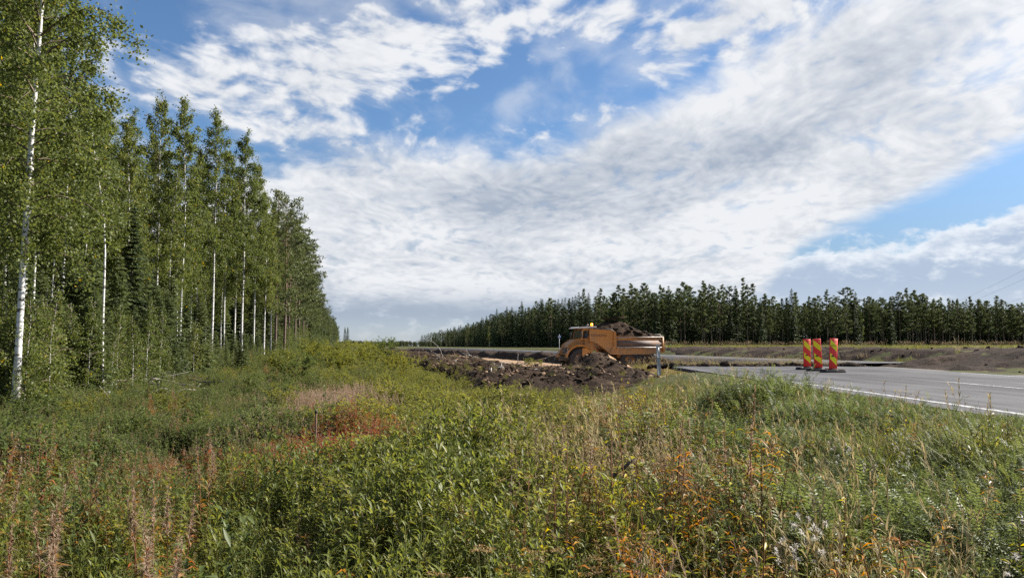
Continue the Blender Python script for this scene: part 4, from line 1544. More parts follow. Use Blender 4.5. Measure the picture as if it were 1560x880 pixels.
    ld = mb.build('soil_load', 'peat')
    ld.location, ld.rotation_euler = t.location, t.rotation_euler
    tag(ld, 'dark soil heaped in the bed of the orange dump truck', 'soil')
    mb = MB()
    ring = [(3.05, 0.0), (3.4, 0.55), (4.1, 0.6), (4.75, 0.3), (4.6, -0.4), (3.8, -0.65), (3.2, -0.5)]
    n = len(ring)
    zt = lambda u, k: 3.80 + k + 0.05 * (u - 3.05)
    V = [(U(u), y, zt(u, 0.11)) for u, y in ring] + [(U(u * 0.94 + 0.24), y * 0.9, zt(u, 0.0)) for u, y in ring]
    b0 = mb.n
    mb.add(V, [(k, (k + 1) % n, n + (k + 1) % n, n + k) for k in range(n)])
    mb.f.append((np.arange(n)[::-1][None], 0))
    mb.f.append((np.arange(n)[None] + n, 0))
    sl = mb.build('sod_slab', 'grey_soil')
    sl.location, sl.rotation_euler = t.location, t.rotation_euler
    tag(sl, 'flat grey slab lying on top of the soil in the dump truck', 'slab')
    # broken crusts on the heap
    g = np.random.default_rng(5)
    for k in range(9):
        u = 3.7 + 3.2 * k / 9 + g.uniform(-0.1, 0.1)
        yv = g.uniform(0.15, 0.85)
        mb = MB()
        m_ = Matrix.Rotation(g.uniform(-0.5, 0.5), 3, 'Y') @ Matrix.Rotation(g.uniform(-0.6, 0.2), 3, 'X') @ Matrix.Rotation(g.uniform(0, 3), 3, 'Z')
        mb.box((0, 0, 0), (g.uniform(0.35, 0.7), g.uniform(0.25, 0.45), g.uniform(0.08, 0.14)), m_, taper=0.8)
        o = mb.build('soil_crust', 'grey_soil', None, False, 0.02)
        zz = np.interp(u, [2.1, 2.9, 3.5, 4.2, 5.2, 6.2, 7.2], [2.95, 3.45, 3.72, 3.70, 3.25, 2.85, 2.48])
        zb_ = 2.42
        loc = Matrix.Rotation(t.rotation_euler.z, 4, 'Z') @ Vector((U(u), yv * 1.2, zb_ + (zz - zb_) * (1 - yv ** 2.2) + 0.05))
        o.location = t.location + loc
        o.rotation_euler = t.rotation_euler
        tag(o, 'broken grey crust of earth on the load of the dump truck', 'clod', 'earth crusts on the truck load')
    return t


make_truck()

# ------------------------------------------------------------------ striped barrier boards on the old road
plain('sign_red', (0.86, 0.04, 0.03), 0.5, nz=0.3, nscale=5.0, dark=(0.48, 0.06, 0.045))
plain('sign_yellow', (0.95, 0.84, 0.01), 0.5, nz=0.25, nscale=6.0, dark=(0.62, 0.50, 0.03))
plain('sign_black', (0.02, 0.02, 0.02), 0.6)
plain('grey_plastic', (0.45, 0.45, 0.44), 0.6, nz=0.6, nscale=6.0, dark=(0.25, 0.25, 0.25))
plain('grey_post', (0.34, 0.34, 0.335), 0.65, nz=0.6, nscale=6.0, dark=(0.16, 0.16, 0.16))
plain('black_post', (0.05, 0.05, 0.052), 0.6, nz=0.5, nscale=6.0)


def barrier(loc, rz, tilt, label, text=False):
    t = thing('barrier_board', label, 'barrier', loc, rz)
    b = MB()
    b.box((0, 0.02, 0.035), (0.72, 0.40, 0.07), taper=0.94).box((0, 0.02, 0.09), (0.22, 0.20, 0.06), taper=0.85)
    for s in (-1, 1):
        b.box((s * 0.30, 0.02, 0.085), (0.10, 0.30, 0.03))
    b.build('base_plate', 'rubber', t, False, 0.012)
    m = MB()
    m.box((0, 0.03, 0.13), (0.06, 0.06, 0.12))
    m.build('foot_post', 'dark_steel', t)
    w, h = 0.27, 1.0
    pn = bpy.data.objects.new('panel', MB().box((0, 0, h / 2), (w, 0.035, h)).mesh('panel', ['sign_red']))
    bv = pn.modifiers.new('bevel', 'BEVEL')
    bv.width = 0.008
    col.objects.link(pn)
    pn.parent = t
    pn.location = (0, 0, 0.10)
    pn.rotation_euler = (tilt[1], tilt[0], 0)
    x0, x1 = -w / 2 + 0.022, w / 2 - 0.022
    for zc in (0.77, 0.33):
        s = MB()
        dzz = 0.105
        f = -0.0195
        k = [(x0, zc - 0.02 + dzz + (0.02)), (x0, zc - 0.115 + dzz), (x1, zc - 0.115 - dzz), (x1, zc + 0.0 - dzz + 0.02)]
        k = [(x0, zc + 0.20), (x0, zc + 0.00), (x1, zc - 0.20), (x1, zc + 0.00)]
        s.add([(a, f, b_) for a, b_ in k] + [(a, -f, b_) for a, b_ in k], [(0, 1, 2, 3), (7, 6, 5, 4)])
        s.build('yellow_stripe', 'sign_yellow', pn)
    s = MB()
    s.box((-0.03, -0.021, 0.42), (0.09, 0.006, 0.032)).box((-0.03, -0.021, 0.444), (0.04, 0.006, 0.02))
    s.build('grip_slot', 'sign_black', pn)
    s = MB()
    lathe(s, [(0.001, -0.024), (0.022, -0.024), (0.022, -0.018)], 14, 'y', (0.07, 0, 0.90))
    s.build('reflector_stud', 'sign_yellow', pn)
    if text:
        s = MB()
        for q in range(5):
            s.box((-0.075 + q * 0.03, -0.022, 0.77), (0.018, 0.005, 0.026))
        s.build('printed_mark', 'sign_black', pn)
    return t


for k, (bx_, by_, rz, tl, lb, tx) in enumerate(((1230, 563, 0.05, (0.0, 0.02), 'upright red and yellow striped barrier board next to the soil at the road end', False),
                                           (1247, 565, -0.10, (-0.055, 0.05), 'red and yellow striped barrier board leaning slightly, between two others', False),
                                           (1269, 567, 0.10, (0.075, -0.03), 'red and yellow striped barrier board leaning, with small black print', True))):
    p = px(bx_, by_, z=ROAD_Z)
    barrier((p.x, p.y, ROAD_Z + 0.001), rz, tl, lb, tx)

# ------------------------------------------------------------------ delineator post, stake, far sign
p = px(1004, 562, depth=26.5)
t = thing('delineator_post', 'grey roadside marker post standing in the grass at the verge', 'post', (p.x, p.y, gz(p.x, p.y)), 0.35)
m = MB()
m.prism([(-0.06, 0.0), (0.06, 0.0), (0.055, 0.60), (-0.055, 0.60)], -0.025, 0.025)
m.build('lower_post', 'grey_post', t, False, 0.006)
m = MB()
m.prism([(-0.058, 0.60), (0.058, 0.60), (0.052, 1.02), (-0.04, 1.04)], -0.028, 0.028)
m.build('upper_post', 'grey_plastic', t, False, 0.006)
m = MB()
m.box((0.0, -0.031, 0.86), (0.045, 0.008, 0.16))
m.build('reflector', 'white_panel', t)
t.rotation_euler = (0.0, R(-2.0), 0.3)

plain('rust', (0.10, 0.05, 0.03), 0.85, nz=0.7, nscale=20, dark=(0.05, 0.03, 0.02))
p = px(479, 678, depth=9.6)
t = thing('survey_stake', 'short rusty stake standing in the red fireweed', 'stake', (p.x, p.y, gz(p.x, p.y)))
m = MB()
m.tube([(0, 0, -0.1), (0.005, 0, 0.3), (0.0, 0.004, 0.80)], [0.014, 0.014, 0.013], 7)
m.build('rod', 'rust', t)
m = MB()
m.box((0, 0, 0.795), (0.034, 0.034, 0.03))
m.build('cap', 'dark_wood', t)
t.rotation_euler = (0, R(1.0), 0)

p = px(852, 513, depth=96)
t = thing('road_sign', 'small round white and blue road sign before the far forest', 'road sign', (p.x, p.y, gz(p.x, p.y)))
hz = p.z - t.location.z
m = MB()
m.tube([(0, 0.03, -0.2), (0, 0.03, hz + 0.3)], 0.035, 8)
m.build('pole', 'grey_plastic', t)
plain('sign_blue', (0.04, 0.12, 0.45), 0.5)
m = MB()
lathe(m, [(0.001, -0.03), (0.17, -0.03), (0.21, -0.028), (0.21, 0.0), (0.001, 0.0)], 20, 'y', (0, 0, hz))
m.build('sign_face', 'sign_blue', t)
m = MB()
lathe(m, [(0.001, -0.036), (0.155, -0.036), (0.155, -0.031)], 20, 'y', (0, 0, hz))
m.build('sign_disc', 'white_panel', t)

# wires high over the road, held by a far pole in the forest and one behind the viewer
plain('wire', (0.10, 0.10, 0.10), 0.6, 1.0)
p1 = Vector(((1406 - 780) / FPX * 330, 330, 16.0))
for q, (off, lb) in enumerate(((0.0, 'thin overhead power wire crossing the sky above the road'), (1.6, 'thin overhead power wire crossing the sky above the road'), (7.0, 'thin overhead power wire crossing the sky above the road'))):
    a = p1 + Vector((off * 2.2, 0, -0.4 * q))
    b_ = Vector((46 + off * 1.0, 30 - off, 19.0 - 0.35 * q))
    n = 24
    s = np.linspace(0, 1, n)
    pts = np.array([a.lerp(b_, float(k)) for k in s])
    pts[:, 2] -= 4 * 2.5 * s * (1 - s)
    m = MB()
    m.tube(pts, 0.016, 4)
    tag(m.build('power_wire', 'wire'), lb, 'wire', 'overhead power wires')
# poles of the line
plain('pole_wood', (0.12, 0.09, 0.065), 0.85, nz=0.7, nscale=5.0)
for q, (x, y, zt_, lb) in enumerate((((1406 - 780) / FPX * 330 + 4, 330.0, 16.2, 'tall wooden power pole rising out of the far forest'), (49.0, 27.0, 19.4, 'tall wooden power pole standing beside the road field'))):
    t = thing('power_pole', lb, 'power pole', (x, y, gz(x, y) - 0.3))
    hh = zt_ - t.location.z
    m = MB()
    m.tube([(0, 0, 0), (0, 0, hh + 0.4)], [0.17, 0.10], 10)
    m.build('mast', 'pole_wood', t, True)
    m = MB()
    m.box((2.5, 0, hh - 0.5), (15, 0.14, 0.16))
    m.build('cross_arm', 'pole_wood', t)

# ------------------------------------------------------------------ cut stump, sticks, brush
p = px(158, 612, z=0.02)
p = p + Vector((0.25, -0.3, 0))
t = thing('tree_stump', 'small cut birch stump with pale split top at the foot of the wood', 'stump', (p.x, p.y, gz(p.x, p.y)))
m = MB()
m.tube([(0, 0, -0.05), (0.01, 0, 0.2), (0.03, 0.0, 0.34)], [0.075, 0.06, 0.055], 9)
m.build('stem', 'birch_bark', t)
m = MB()
m.add([(0.03 + 0.05 * math.cos(a), 0.05 * math.sin(a), 0.343) for a in np.arange(9) * 0.698], [tuple(range(9))])
m.build('cut_face', 'dead_wood', t)


def stick(name, a, b, r, mat, label, cat='branch', group=None, sag=0.05, forks=0, seed=0):
    g = np.random.default_rng(seed)
    a, b = np.array(a, float), np.array(b, float)
    n = 7
    s = np.linspace(0, 1, n)[:, None]
    pts = a + (b - a) * s + g.normal(size=(n, 3)) * sag * np.sin(s * math.pi)
    m = MB()
    m.tube(pts, np.linspace(r, r * 0.5, n), 6)
    L = np.linalg.norm(b - a)
    for k in range(forks):
        i = g.integers(2, n - 1)
        d = (b - a) / L + g.normal(size=3) * 0.7
        m.tube([pts[i], pts[i] + d * L * 0.15, pts[i] + d * L * 0.28 + g.normal(size=3) * 0.04 * L], [r * 0.5, r * 0.35, r * 0.15], 4)
    return tag(m.build(name, mat), label, cat, group)


def on(x, y, dz=0.05):
    return (x, y, gz(x, y) + dz)


stick('fallen_branch', on(-11.9, 21.2, 0.10), on(-9.9, 19.8, 0.18), 0.035, 'dead_wood', 'pale bare fallen branch lying in front of the slim birch', forks=3, seed=3)
stick('fallen_branch', on(-11.2, 22.6, 0.30), on(-9.5, 23.2, 0.32), 0.04, 'dead_wood', 'white peeled log lying behind the cut stump', 'log', seed=4)
stick('fallen_branch', on(-13.6, 21.0, 0.05), on(-12.4, 20.2, 1.0), 0.03, 'dark_wood', 'dark dead sapling stem leaning near the stout birch', seed=5)
g = np.random.default_rng(15)
for k in range(16):
    c = px(218, 597, z=0.15)
    a = np.array([c.x + g.normal() * 0.8, c.y + 1 + g.normal() * 0.5, gz(c.x, c.y) + g.uniform(0.05, 0.5)])
    th = g.uniform(-0.6, 0.6) + (math.pi if k % 2 else 0)
    L = g.uniform(0.8, 1.8)
    stick('brush_branch', a - np.array([math.cos(th), math.sin(th), 0]) * L / 2, a + np.array([math.cos(th), math.sin(th), g.uniform(-0.1, 0.25)]) * L / 2, 0.022, 'dead_wood' if k % 3 else 'dark_wood', 'bare grey branch in the brush pile at the foot of the wood', 'branch', 'branches of the brush pile', forks=3, seed=30 + k)
p = px(948, 713, depth=6.0)
stick('charred_stick', (p.x - 0.10, p.y, p.z - 0.08), (p.x + 0.10, p.y + 0.02, p.z + 0.075), 0.02, 'dark_wood', 'short charred black stick leaning in the herbs on the bank', 'stick', sag=0.006, seed=8)

# roots and sticks in the dug soil
g = np.random.default_rng(25)
for k in range(46):
    s_, n_ = g.uniform(0, 36) ** 1.0, g.uniform(-1.2, 5.0)
    a = cpos(s_, n_, 0.02)
    th = g.uniform(0, 6.28)
    L = g.uniform(0.5, 1.6)
    b_ = a + Vector((math.cos(th) * L, math.sin(th) * L, g.uniform(-0.25, 0.5)))
    stick('tree_root', a, b_, g.uniform(0.014, 0.035), 'root_wood' if k % 3 else 'dead_wood', 'torn root sticking out of the dug dark soil', 'root', 'roots in the dug soil', 0.08, 2, 60 + k)
# the bent sapling arching over the soil
a = cpos(27.0, 0.8)
m = MB()
th = np.linspace(0, math.pi * 1.02, 14)
m.tube(np.column_stack([a.x + 0.0 - 1.3 * (1 - np.cos(th)), a.y + 0 * th, a.z + 1.45 * np.sin(th) - 0.02 * th]), np.linspace(0.022, 0.007, 14), 5)
tag(m.build('bent_sapling', 'dead_wood'), 'bare sapling bent into an arch over the dug soil', 'sapling')

# one big overturned clod with pale roots in front of the lorry, and asphalt slabs at the road end
def clod_mesh(seed, flat=0.6):
    g = np.random.default_rng(seed)
    n, k = 9, 7
    th, ph = np.meshgrid(np.arange(n) * 2 * math.pi / n, np.linspace(0.05, math.pi - 0.05, k))
    d = np.stack([np.cos(th) * np.sin(ph), np.sin(th) * np.sin(ph), np.cos(ph)], -1)
    r = 0.6 + 0.75 * g.uniform(size=(k, n))
    v = (d * r[..., None] * np.array([1, 0.85, flat])).reshape(-1, 3)
    i, j = np.meshgrid(np.arange(k - 1), np.arange(n), indexing='ij')
    a, b_ = (i * n + j).ravel(), (i * n + (j + 1) % n).ravel()
    m = MB()
    m.add(v, np.column_stack([a, a + n, b_ + n, b_]))
    m.f.append((np.arange(n)[None], 0))
    m.f.append((np.arange(n)[::-1][None] + (k - 1) * n, 0))
    return m


CL = {}
for nm in ('peat', 'grey_soil', 'sand_bed'):
    CL[nm] = [clod_mesh(300 + i, 0.55 + 0.1 * (i % 3)).mesh('clod', [nm]) for i in range(5)]


def clods(name, label, n, fn, kinds, smin, smax, seed):
    g = np.random.default_rng(seed)
    P, Rr, S, I = [], [], [], []
    for k in range(n):
        q = fn(g)
        if q is None:
            continue
        s = smin * (smax / smin) ** (g.uniform() ** 2.2)
        P.append((q[0], q[1], q[2] + s * 0.1))
        Rr.append((g.uniform(-0.5, 0.5), g.uniform(-0.5, 0.5), g.uniform(0, 6.28)))
        S.append((s * g.uniform(0.8, 1.5), s, s * g.uniform(0.6, 1.1)))
        I.append(g.integers(0, len(kinds)))
    scatter(name, kinds, P, Rr, S, I, label, 'soil')


def f1(g):
    s_, n_ = g.uniform(-0.5, 60), g.uniform(-1.6, 6.9)
    if g.uniform() < 0.4:
        s_ = g.uniform(-0.5, 22)
    return cpos(s_, n_)


clods('soil_clods', 'loose dark clods strewn over the dug soil', 9000, f1, CL['peat'] + CL['grey_soil'][:1] + CL['sand_bed'][:1], 0.010, 0.11, 401)


def f2(g):
    if g.uniform() < 0.5:      # crumbs along the broken road end
        x = g.uniform(6.2, 15)
        y = ROAD_END - 0.2 + abs(g.normal()) * 1.0 - 0.25 * (x > 10)
        return Vector((x, y, max(gz(x, y), ROAD_Z if y < ROAD_END - 0.7 else 0)))
    if g.uniform() < 0.3:
        s_ = g.uniform(20, 90)
        return cpos(s_, g.uniform(15.3, 19.6))
    x, y = g.uniform(14, 46), 8 + 95 * g.uniform() ** 1.5
    if not cut_mask(np.array([x]), np.array([y]))[0]:
        return None
    return Vector((x, y, float(cut_z(np.array(x), np.array(y)))))


clods('earth_crumbs', 'grey-brown earth crumbs at the broken road end and on the soil bank', 6500, f2, CL['grey_soil'] + CL['peat'][:2], 0.015, 0.16, 402)
# a low lip of dug earth closes the road
for k in range(11):
    x = 6.8 + k * 0.72 + random.uniform(-0.2, 0.2)
    y = ROAD_END - 0.25 + random.uniform(-0.2, 0.35)
    o = bpy.data.objects.new('earth_clod', CL['peat' if k % 2 else 'grey_soil'][k % 5])
    col.objects.link(o)
    s = random.uniform(0.16, 0.34)
    o.scale = (s * 1.5, s, s * 0.8)
    o.location = (x, y, ROAD_Z + s * 0.10)
    o.rotation_euler = (random.uniform(-0.2, 0.2), random.uniform(-0.2, 0.2), random.uniform(0, 6))
    tag(o, 'big dark clod in the earth lip across the road end', 'clod', 'clods across the road end')

# ------------------------------------------------------------------ meadow plants (small meshes to be repeated)
def stems_of(g, n, h, spread, lean=0.18, hv=0.25):
    r = []
    for k in range(n):
        b = np.array([g.normal() * spread, g.normal() * spread, -0.03])
        hh = h * (1 - hv * g.uniform())
        th = g.uniform(0, 6.28)
        tip = b + np.array([math.cos(th) * lean * hh * g.uniform(0.3, 1.4), math.sin(th) * lean * hh * g.uniform(0.3, 1.4), hh])
        mid = (b + tip) / 2 + g.normal(size=3) * 0.03 * h
        s = np.linspace(0, 1, 6)[:, None]
        r.append((1 - s) ** 2 * b + 2 * s * (1 - s) * mid + s ** 2 * tip)
    return r


def along(pts, u):
    s = np.linspace(0, 1, len(pts))
    return np.column_stack([np.interp(u, s, pts[:, k]) for k in range(3)])


def leafy(m, g, pts, n, ln, wd, u0=0.15, up=0.7, bend=0.2, mat=1, tl=0.0, tv=0.2, grow=-0.3, fold=0.25):
    u = np.sort(g.uniform(u0, 1.0, n))
    p = along(pts, u)
    az = np.arange(n) * 2.4 + g.uniform(0, 6) + g.normal(size=n) * 0.3
    upv = up + g.normal(size=n) * 0.25 + 0.5 * u
    d = np.column_stack([np.cos(az), np.sin(az), upv])
    nr = np.column_stack([-np.cos(az) * upv, -np.sin(az) * upv, np.ones(n)]) + g.normal(size=(n, 3)) * 0.35
    L = ln * g.uniform(0.7, 1.25, n) * (1 + grow * (u - 0.5))
    t = np.clip(0.45 + tl + tv * g.normal(size=n) - 0.25 * (u - 0.5), 0, 1)
    m.leaves(p, d, nr, L, wd * L / ln, bend + g.normal(size=n) * 0.12, fold, t, mat)


def p_willow(seed, h=0.85, ns=7, nl=26, ln=0.068, wd=0.0175, leaf='willow_leaf', spread=0.10, up=0.75):
    g = np.random.default_rng(seed)
    m = MB()
    for pts in stems_of(g, ns, h, spread):
        m.tube(pts, np.linspace(0.0042, 0.0014, 6), 4, cap=False)
        leafy(m, g, pts, nl, ln, wd, 0.18, up, tv=0.17)
    return m.mesh('willow', ['stem_green', leaf])


def p_shrub(seed, h=0.8, ns=9, nb=5, nl=11, ln=0.036, wd=0.026, leaf='shrub_leaf', spread=0.12):
    g = np.random.default_rng(seed)
    m = MB()
    for pts in stems_of(g, ns, h, spread, 0.3):
        m.tube(pts, np.linspace(0.005, 0.0016, 6), 3, cap=False)
        for k in range(nb):
            b = along(pts, np.array([g.uniform(0.25, 0.95)]))[0]
            d = rand_unit(1, g)[0] * np.array([1, 1, 0.4]) + np.array([0, 0, 0.55])
            tip = b + d * h * g.uniform(0.12, 0.25)
            tw = np.linspace(0, 1, 4)[:, None] * (tip - b) + b
            leafy(m, g, tw, nl, ln, wd, 0.0, 0.3, tv=0.2)
        leafy(m, g, pts, nl, ln, wd, 0.5, 0.5, tv=0.2)
    return m.mesh('shrub', ['twig', leaf])


def p_fireweed(seed, h=1.0, ns=2, nl=34, leaf='fireweed_leaf', plume=1.0, ln=0.095, wd=0.015, spread=0.06, up=-0.05):
    g = np.random.default_rng(seed)
    m = MB()
    for pts in stems_of(g, ns, h, spread, 0.12):
        m.tube(pts, np.linspace(0.0045, 0.0016, 6), 4, cap=False)
        leafy(m, g, pts * 1.0, nl, ln, wd, 0.08, up, 0.45, tv=0.28, grow=-0.9)
        if plume:
            n = int(150 * plume)
            u = g.uniform(0.70, 1.05, n)
            p = along(pts, np.clip(u, 0, 1)) + np.array([0, 0, 1]) * (np.maximum(u - 1, 0) * h)[:, None]
            w = (1.08 - u) * 0.12 + 0.010
            d = rand_unit(n, g) + np.array([0, 0, 0.7])
            m.blades(p, d, w * g.uniform(0.5, 1.3, n) * 1.2, 0.0045, g.uniform(0.2, 0.9, n), np.clip(0.5 + g.normal(size=n) * 0.25, 0, 1), 2)
    return m.mesh('fireweed', ['stem_red', leaf, 'plume'])


def p_grass(seed, h=0.5, n=46, blade='green_blade', wd=0.006, spread=0.07, seedheads=0, head='straw', lean=0.45, bend=0.55):
    g = np.random.default_rng(seed)
    m = MB()
    b = np.column_stack([g.normal(size=n) * spread, g.normal(size=n) * spread, np.full(n, -0.02)])
    d = np.column_stack([g.normal(size=n) * lean, g.normal(size=n) * lean, np.ones(n)])
    m.blades(b, d, h * g.uniform(0.5, 1.1, n), wd * g.uniform(0.7, 1.4, n), g.uniform(0.05, 1.0, n) * bend, np.clip(0.5 + 0.22 * g.normal(size=n), 0, 1), 0)
    for k in range(seedheads):
        a = np.array([g.normal() * spread, g.normal() * spread, 0])
        th = g.uniform(0, 6.28)
        ll = g.uniform(0.05, 0.28) * h
        tip = a + np.array([math.cos(th) * ll, math.sin(th) * ll, h * g.uniform(1.1, 1.55)])
        s = np.linspace(0, 1, 5)[:, None]
        pts = a + (tip - a) * s + np.array([math.cos(th), math.sin(th), -0.4]) * 0.10 * h * s ** 3
        m.tube(pts, np.linspace(0.0017, 0.0008, 5), 3, mat=1, cap=False)
        q = 16
        u = g.uniform(0.74, 1.0, q)
        m.blades(along(pts, u), rand_unit(q, g) * 0.55 + np.array([math.cos(th) * 0.3, math.sin(th) * 0.3, 1.0]), 0.055 * h / 0.5 * g.uniform(0.5, 1.1, q), 0.005, 0.35, np.clip(0.5 + 0.25 * g.normal(size=q), 0, 1), 1)
    return m.mesh('grass', [blade, head])


def p_vetch(seed, h=0.34, n=26, flowers=0, leaf='vetch_leaf', ln=0.020, wd=0.0075, spread=0.13):
    g = np.random.default_rng(seed)
    m = MB()
    for pts in stems_of(g, n, h, spread, 0.7, 0.5):
        m.tube(pts, np.linspace(0.002, 0.001, 6), 3, cap=False)
        for k in range(4):
            u = g.uniform(0.25, 1.0)
            b = along(pts, np.array([u]))[0]
            d = rand_unit(1, g)[0] + np.array([0, 0, 0.45])
            d /= np.linalg.norm(d)
            side = np.cross(d, [0, 0, 1.0])
            side /= np.linalg.norm(side) + 1e-9
            q = 7
            s = np.linspace(0.12, 1, q)
            p = b + d * (s * 0.085)[:, None]
            p = np.repeat(p, 2, 0)
            sg = np.tile([1, -1], q)[:, None]
            dd = side * sg + d * 0.45
            nr = np.tile(np.cross(side, d), (2 * q, 1)) + g.normal(size=(2 * q, 3)) * 0.25
            m.leaves(p, dd, nr, ln * g.uniform(0.8, 1.2, 2 * q), wd, 0.1, 0.15, np.clip(0.5 + 0.18 * g.normal() + 0.12 * g.normal(size=2 * q), 0, 1), 1)
    for k in range(flowers):
        b = np.array([g.normal() * spread, g.normal() * spread, h * g.uniform(0.85, 1.15)])
        q = 16
        s = np.linspace(0, 1, q)
        p = b + np.column_stack([s * 0.02, 0 * s, s * 0.05])
        d = rand_unit(q, g) + np.array([0.5, 0, -0.4])
        m.leaves(p, d, rand_unit(q, g), 0.010, 0.0045, 0.3, 0.3, g.uniform(size=q), 2)
    return m.mesh('vetch', ['stem_green', leaf, 'purple_flower'])


def p_herb(seed, h=0.45, ns=6, nl=16, ln=0.07, wd=0.024, leaf='herb_leaf', up=0.35, stem='stem_green', spread=0.09):
    g = np.random.default_rng(seed)
    m = MB()
    for pts in stems_of(g, ns, h, spread, 0.35, 0.5):
        m.tube(pts, np.linspace(0.0034, 0.0014, 6), 3, cap=False)
        leafy(m, g, pts, nl, ln, wd, 0.05, up, 0.35, tv=0.22, grow=-0.7)
    return m.mesh('herb', [stem, leaf])


def p_umbel(seed, h=0.75, ns=2, head='umbel', rad=0.055, leaf='herb_leaf'):
    g = np.random.default_rng(seed)
    m = MB()
    for pts in stems_of(g, ns, h, 0.06, 0.10, 0.3):
        m.tube(pts, np.linspace(0.0042, 0.0022, 6), 4, cap=False)
        leafy(m, g, pts[:4], 10, 0.10, 0.03, 0.1, 0.2, 0.35)
        for k in range(5):
            th = k * 1.257 + g.uniform(0, 0.6)
            top = pts[-1] + np.array([math.cos(th) * rad * 0.85, math.sin(th) * rad * 0.85, 0.05 + g.uniform(-0.01, 0.015)]) * (0 if k == 4 else 1) + np.array([0, 0, 0.055 if k == 4 else 0])
            m.tube([pts[-1], (pts[-1] + top) / 2 + np.array([0, 0, -0.01]), top], 0.0013, 3, cap=False)
            q = 20
            a = g.uniform(0, 6.28, q)
            rr = rad * 0.62 * np.sqrt(g.uniform(size=q))
            c = top + np.column_stack([np.cos(a) * rr, np.sin(a) * rr, 0.012 - rr ** 2 * 12])
            m.cards(c, rand_unit(q, g), rand_unit(q, g) * 0.6 + np.array([0, 0, 1.0]), 0.009, 0.008, np.clip(0.5 + 0.25 * g.normal(size=q), 0, 1), 2)
    return m.mesh('umbel', ['stem_green', leaf, head])


def p_thistle(seed, h=0.62, ns=4, nh=9, leaf='herb_leaf'):
    g = np.random.default_rng(seed)
    m = MB()
    for pts in stems_of(g, ns, h, 0.06, 0.22, 0.35):
        m.tube(pts, np.linspace(0.004, 0.0018, 6), 4, cap=False)
        leafy(m, g, pts, 10, 0.075, 0.018, 0.05, 0.35, 0.35)
        for k in range(nh):
            b = along(pts, np.array([g.uniform(0.72, 1.0)]))[0]
            top = b + np.array([g.normal() * 0.05, g.normal() * 0.05, g.uniform(0.02, 0.09)])
            m.tube([b, top], 0.0016, 3, cap=False)
            q = 30
            d = rand_unit(q, g) + np.array([0, 0, 0.6])
            m.blades(np.repeat(top[None], q, 0), d, 0.017 * g.uniform(0.6, 1.2, q), 0.0035, 0.4, g.uniform(size=q), 2)
    return m.mesh('thistle', ['stem_green', leaf, 'fluff'])


def p_golden(seed, h=0.8, ns=2, leaf='yellow_leaf'):
    g = np.random.default_rng(seed)
    m = MB()
    for pts in stems_of(g, ns, h, 0.05, 0.15, 0.3):
        m.tube(pts, np.linspace(0.004, 0.0016, 6), 4, cap=False)
        leafy(m, g, pts, 26, 0.058, 0.012, 0.2, 0.25, 0.35, tv=0.28, grow=-0.6)
    return m.mesh('golden', ['stem_red', leaf])


def p_tansy(seed, h=0.6):
    g = np.random.default_rng(seed)
    m = MB()
    for pts in stems_of(g, 3, h, 0.06, 0.2, 0.3):
        m.tube(pts, np.linspace(0.003, 0.0014, 6), 3, cap=False)
        leafy(m, g, pts, 14, 0.05, 0.02, 0.1, 0.3, 0.3)
        q = 26
        c = pts[-1] + np.column_stack([g.normal(size=q) * 0.03, g.normal(size=q) * 0.03, g.normal(size=q) * 0.012])
        m.cards(c, rand_unit(q, g), rand_unit(q, g) * 0.5 + np.array([0, 0, 1.0]), 0.012, 0.011, g.uniform(size=q), 2)
    return m.mesh('tansy', ['stem_green', 'herb_leaf', 'yellow_flower'])


def p_dead(seed, h=0.75, ns=3):
    g = np.random.default_rng(seed)
    m = MB()
    for pts in stems_of(g, ns, h, 0.07, 0.3, 0.5):
        m.tube(pts, np.linspace(0.0036, 0.0012, 6), 3, cap=False)
        for k in range(6):
            b = along(pts, np.array([g.uniform(0.35, 0.95)]))[0]
            d = rand_unit(1, g)[0] * np.array([1, 1, 0.3]) + np.array([0, 0, 0.5])
            m.tube([b, b + d * 0.07, b + d * 0.12 + g.normal(size=3) * 0.02], [0.0016, 0.0012, 0.0007], 3, cap=False)
            q = 5
            m.leaves(b + d * g.uniform(0.04, 0.12, (q, 1)), rand_unit(q, g) + np.array([0, 0, -0.6]), rand_unit(q, g), 0.035, 0.010, 0.6, 0.4, np.clip(0.4 + 0.3 * g.normal(size=q), 0, 1), 1)
    return m.mesh('dead_stem', ['stem_red', 'umbel'])


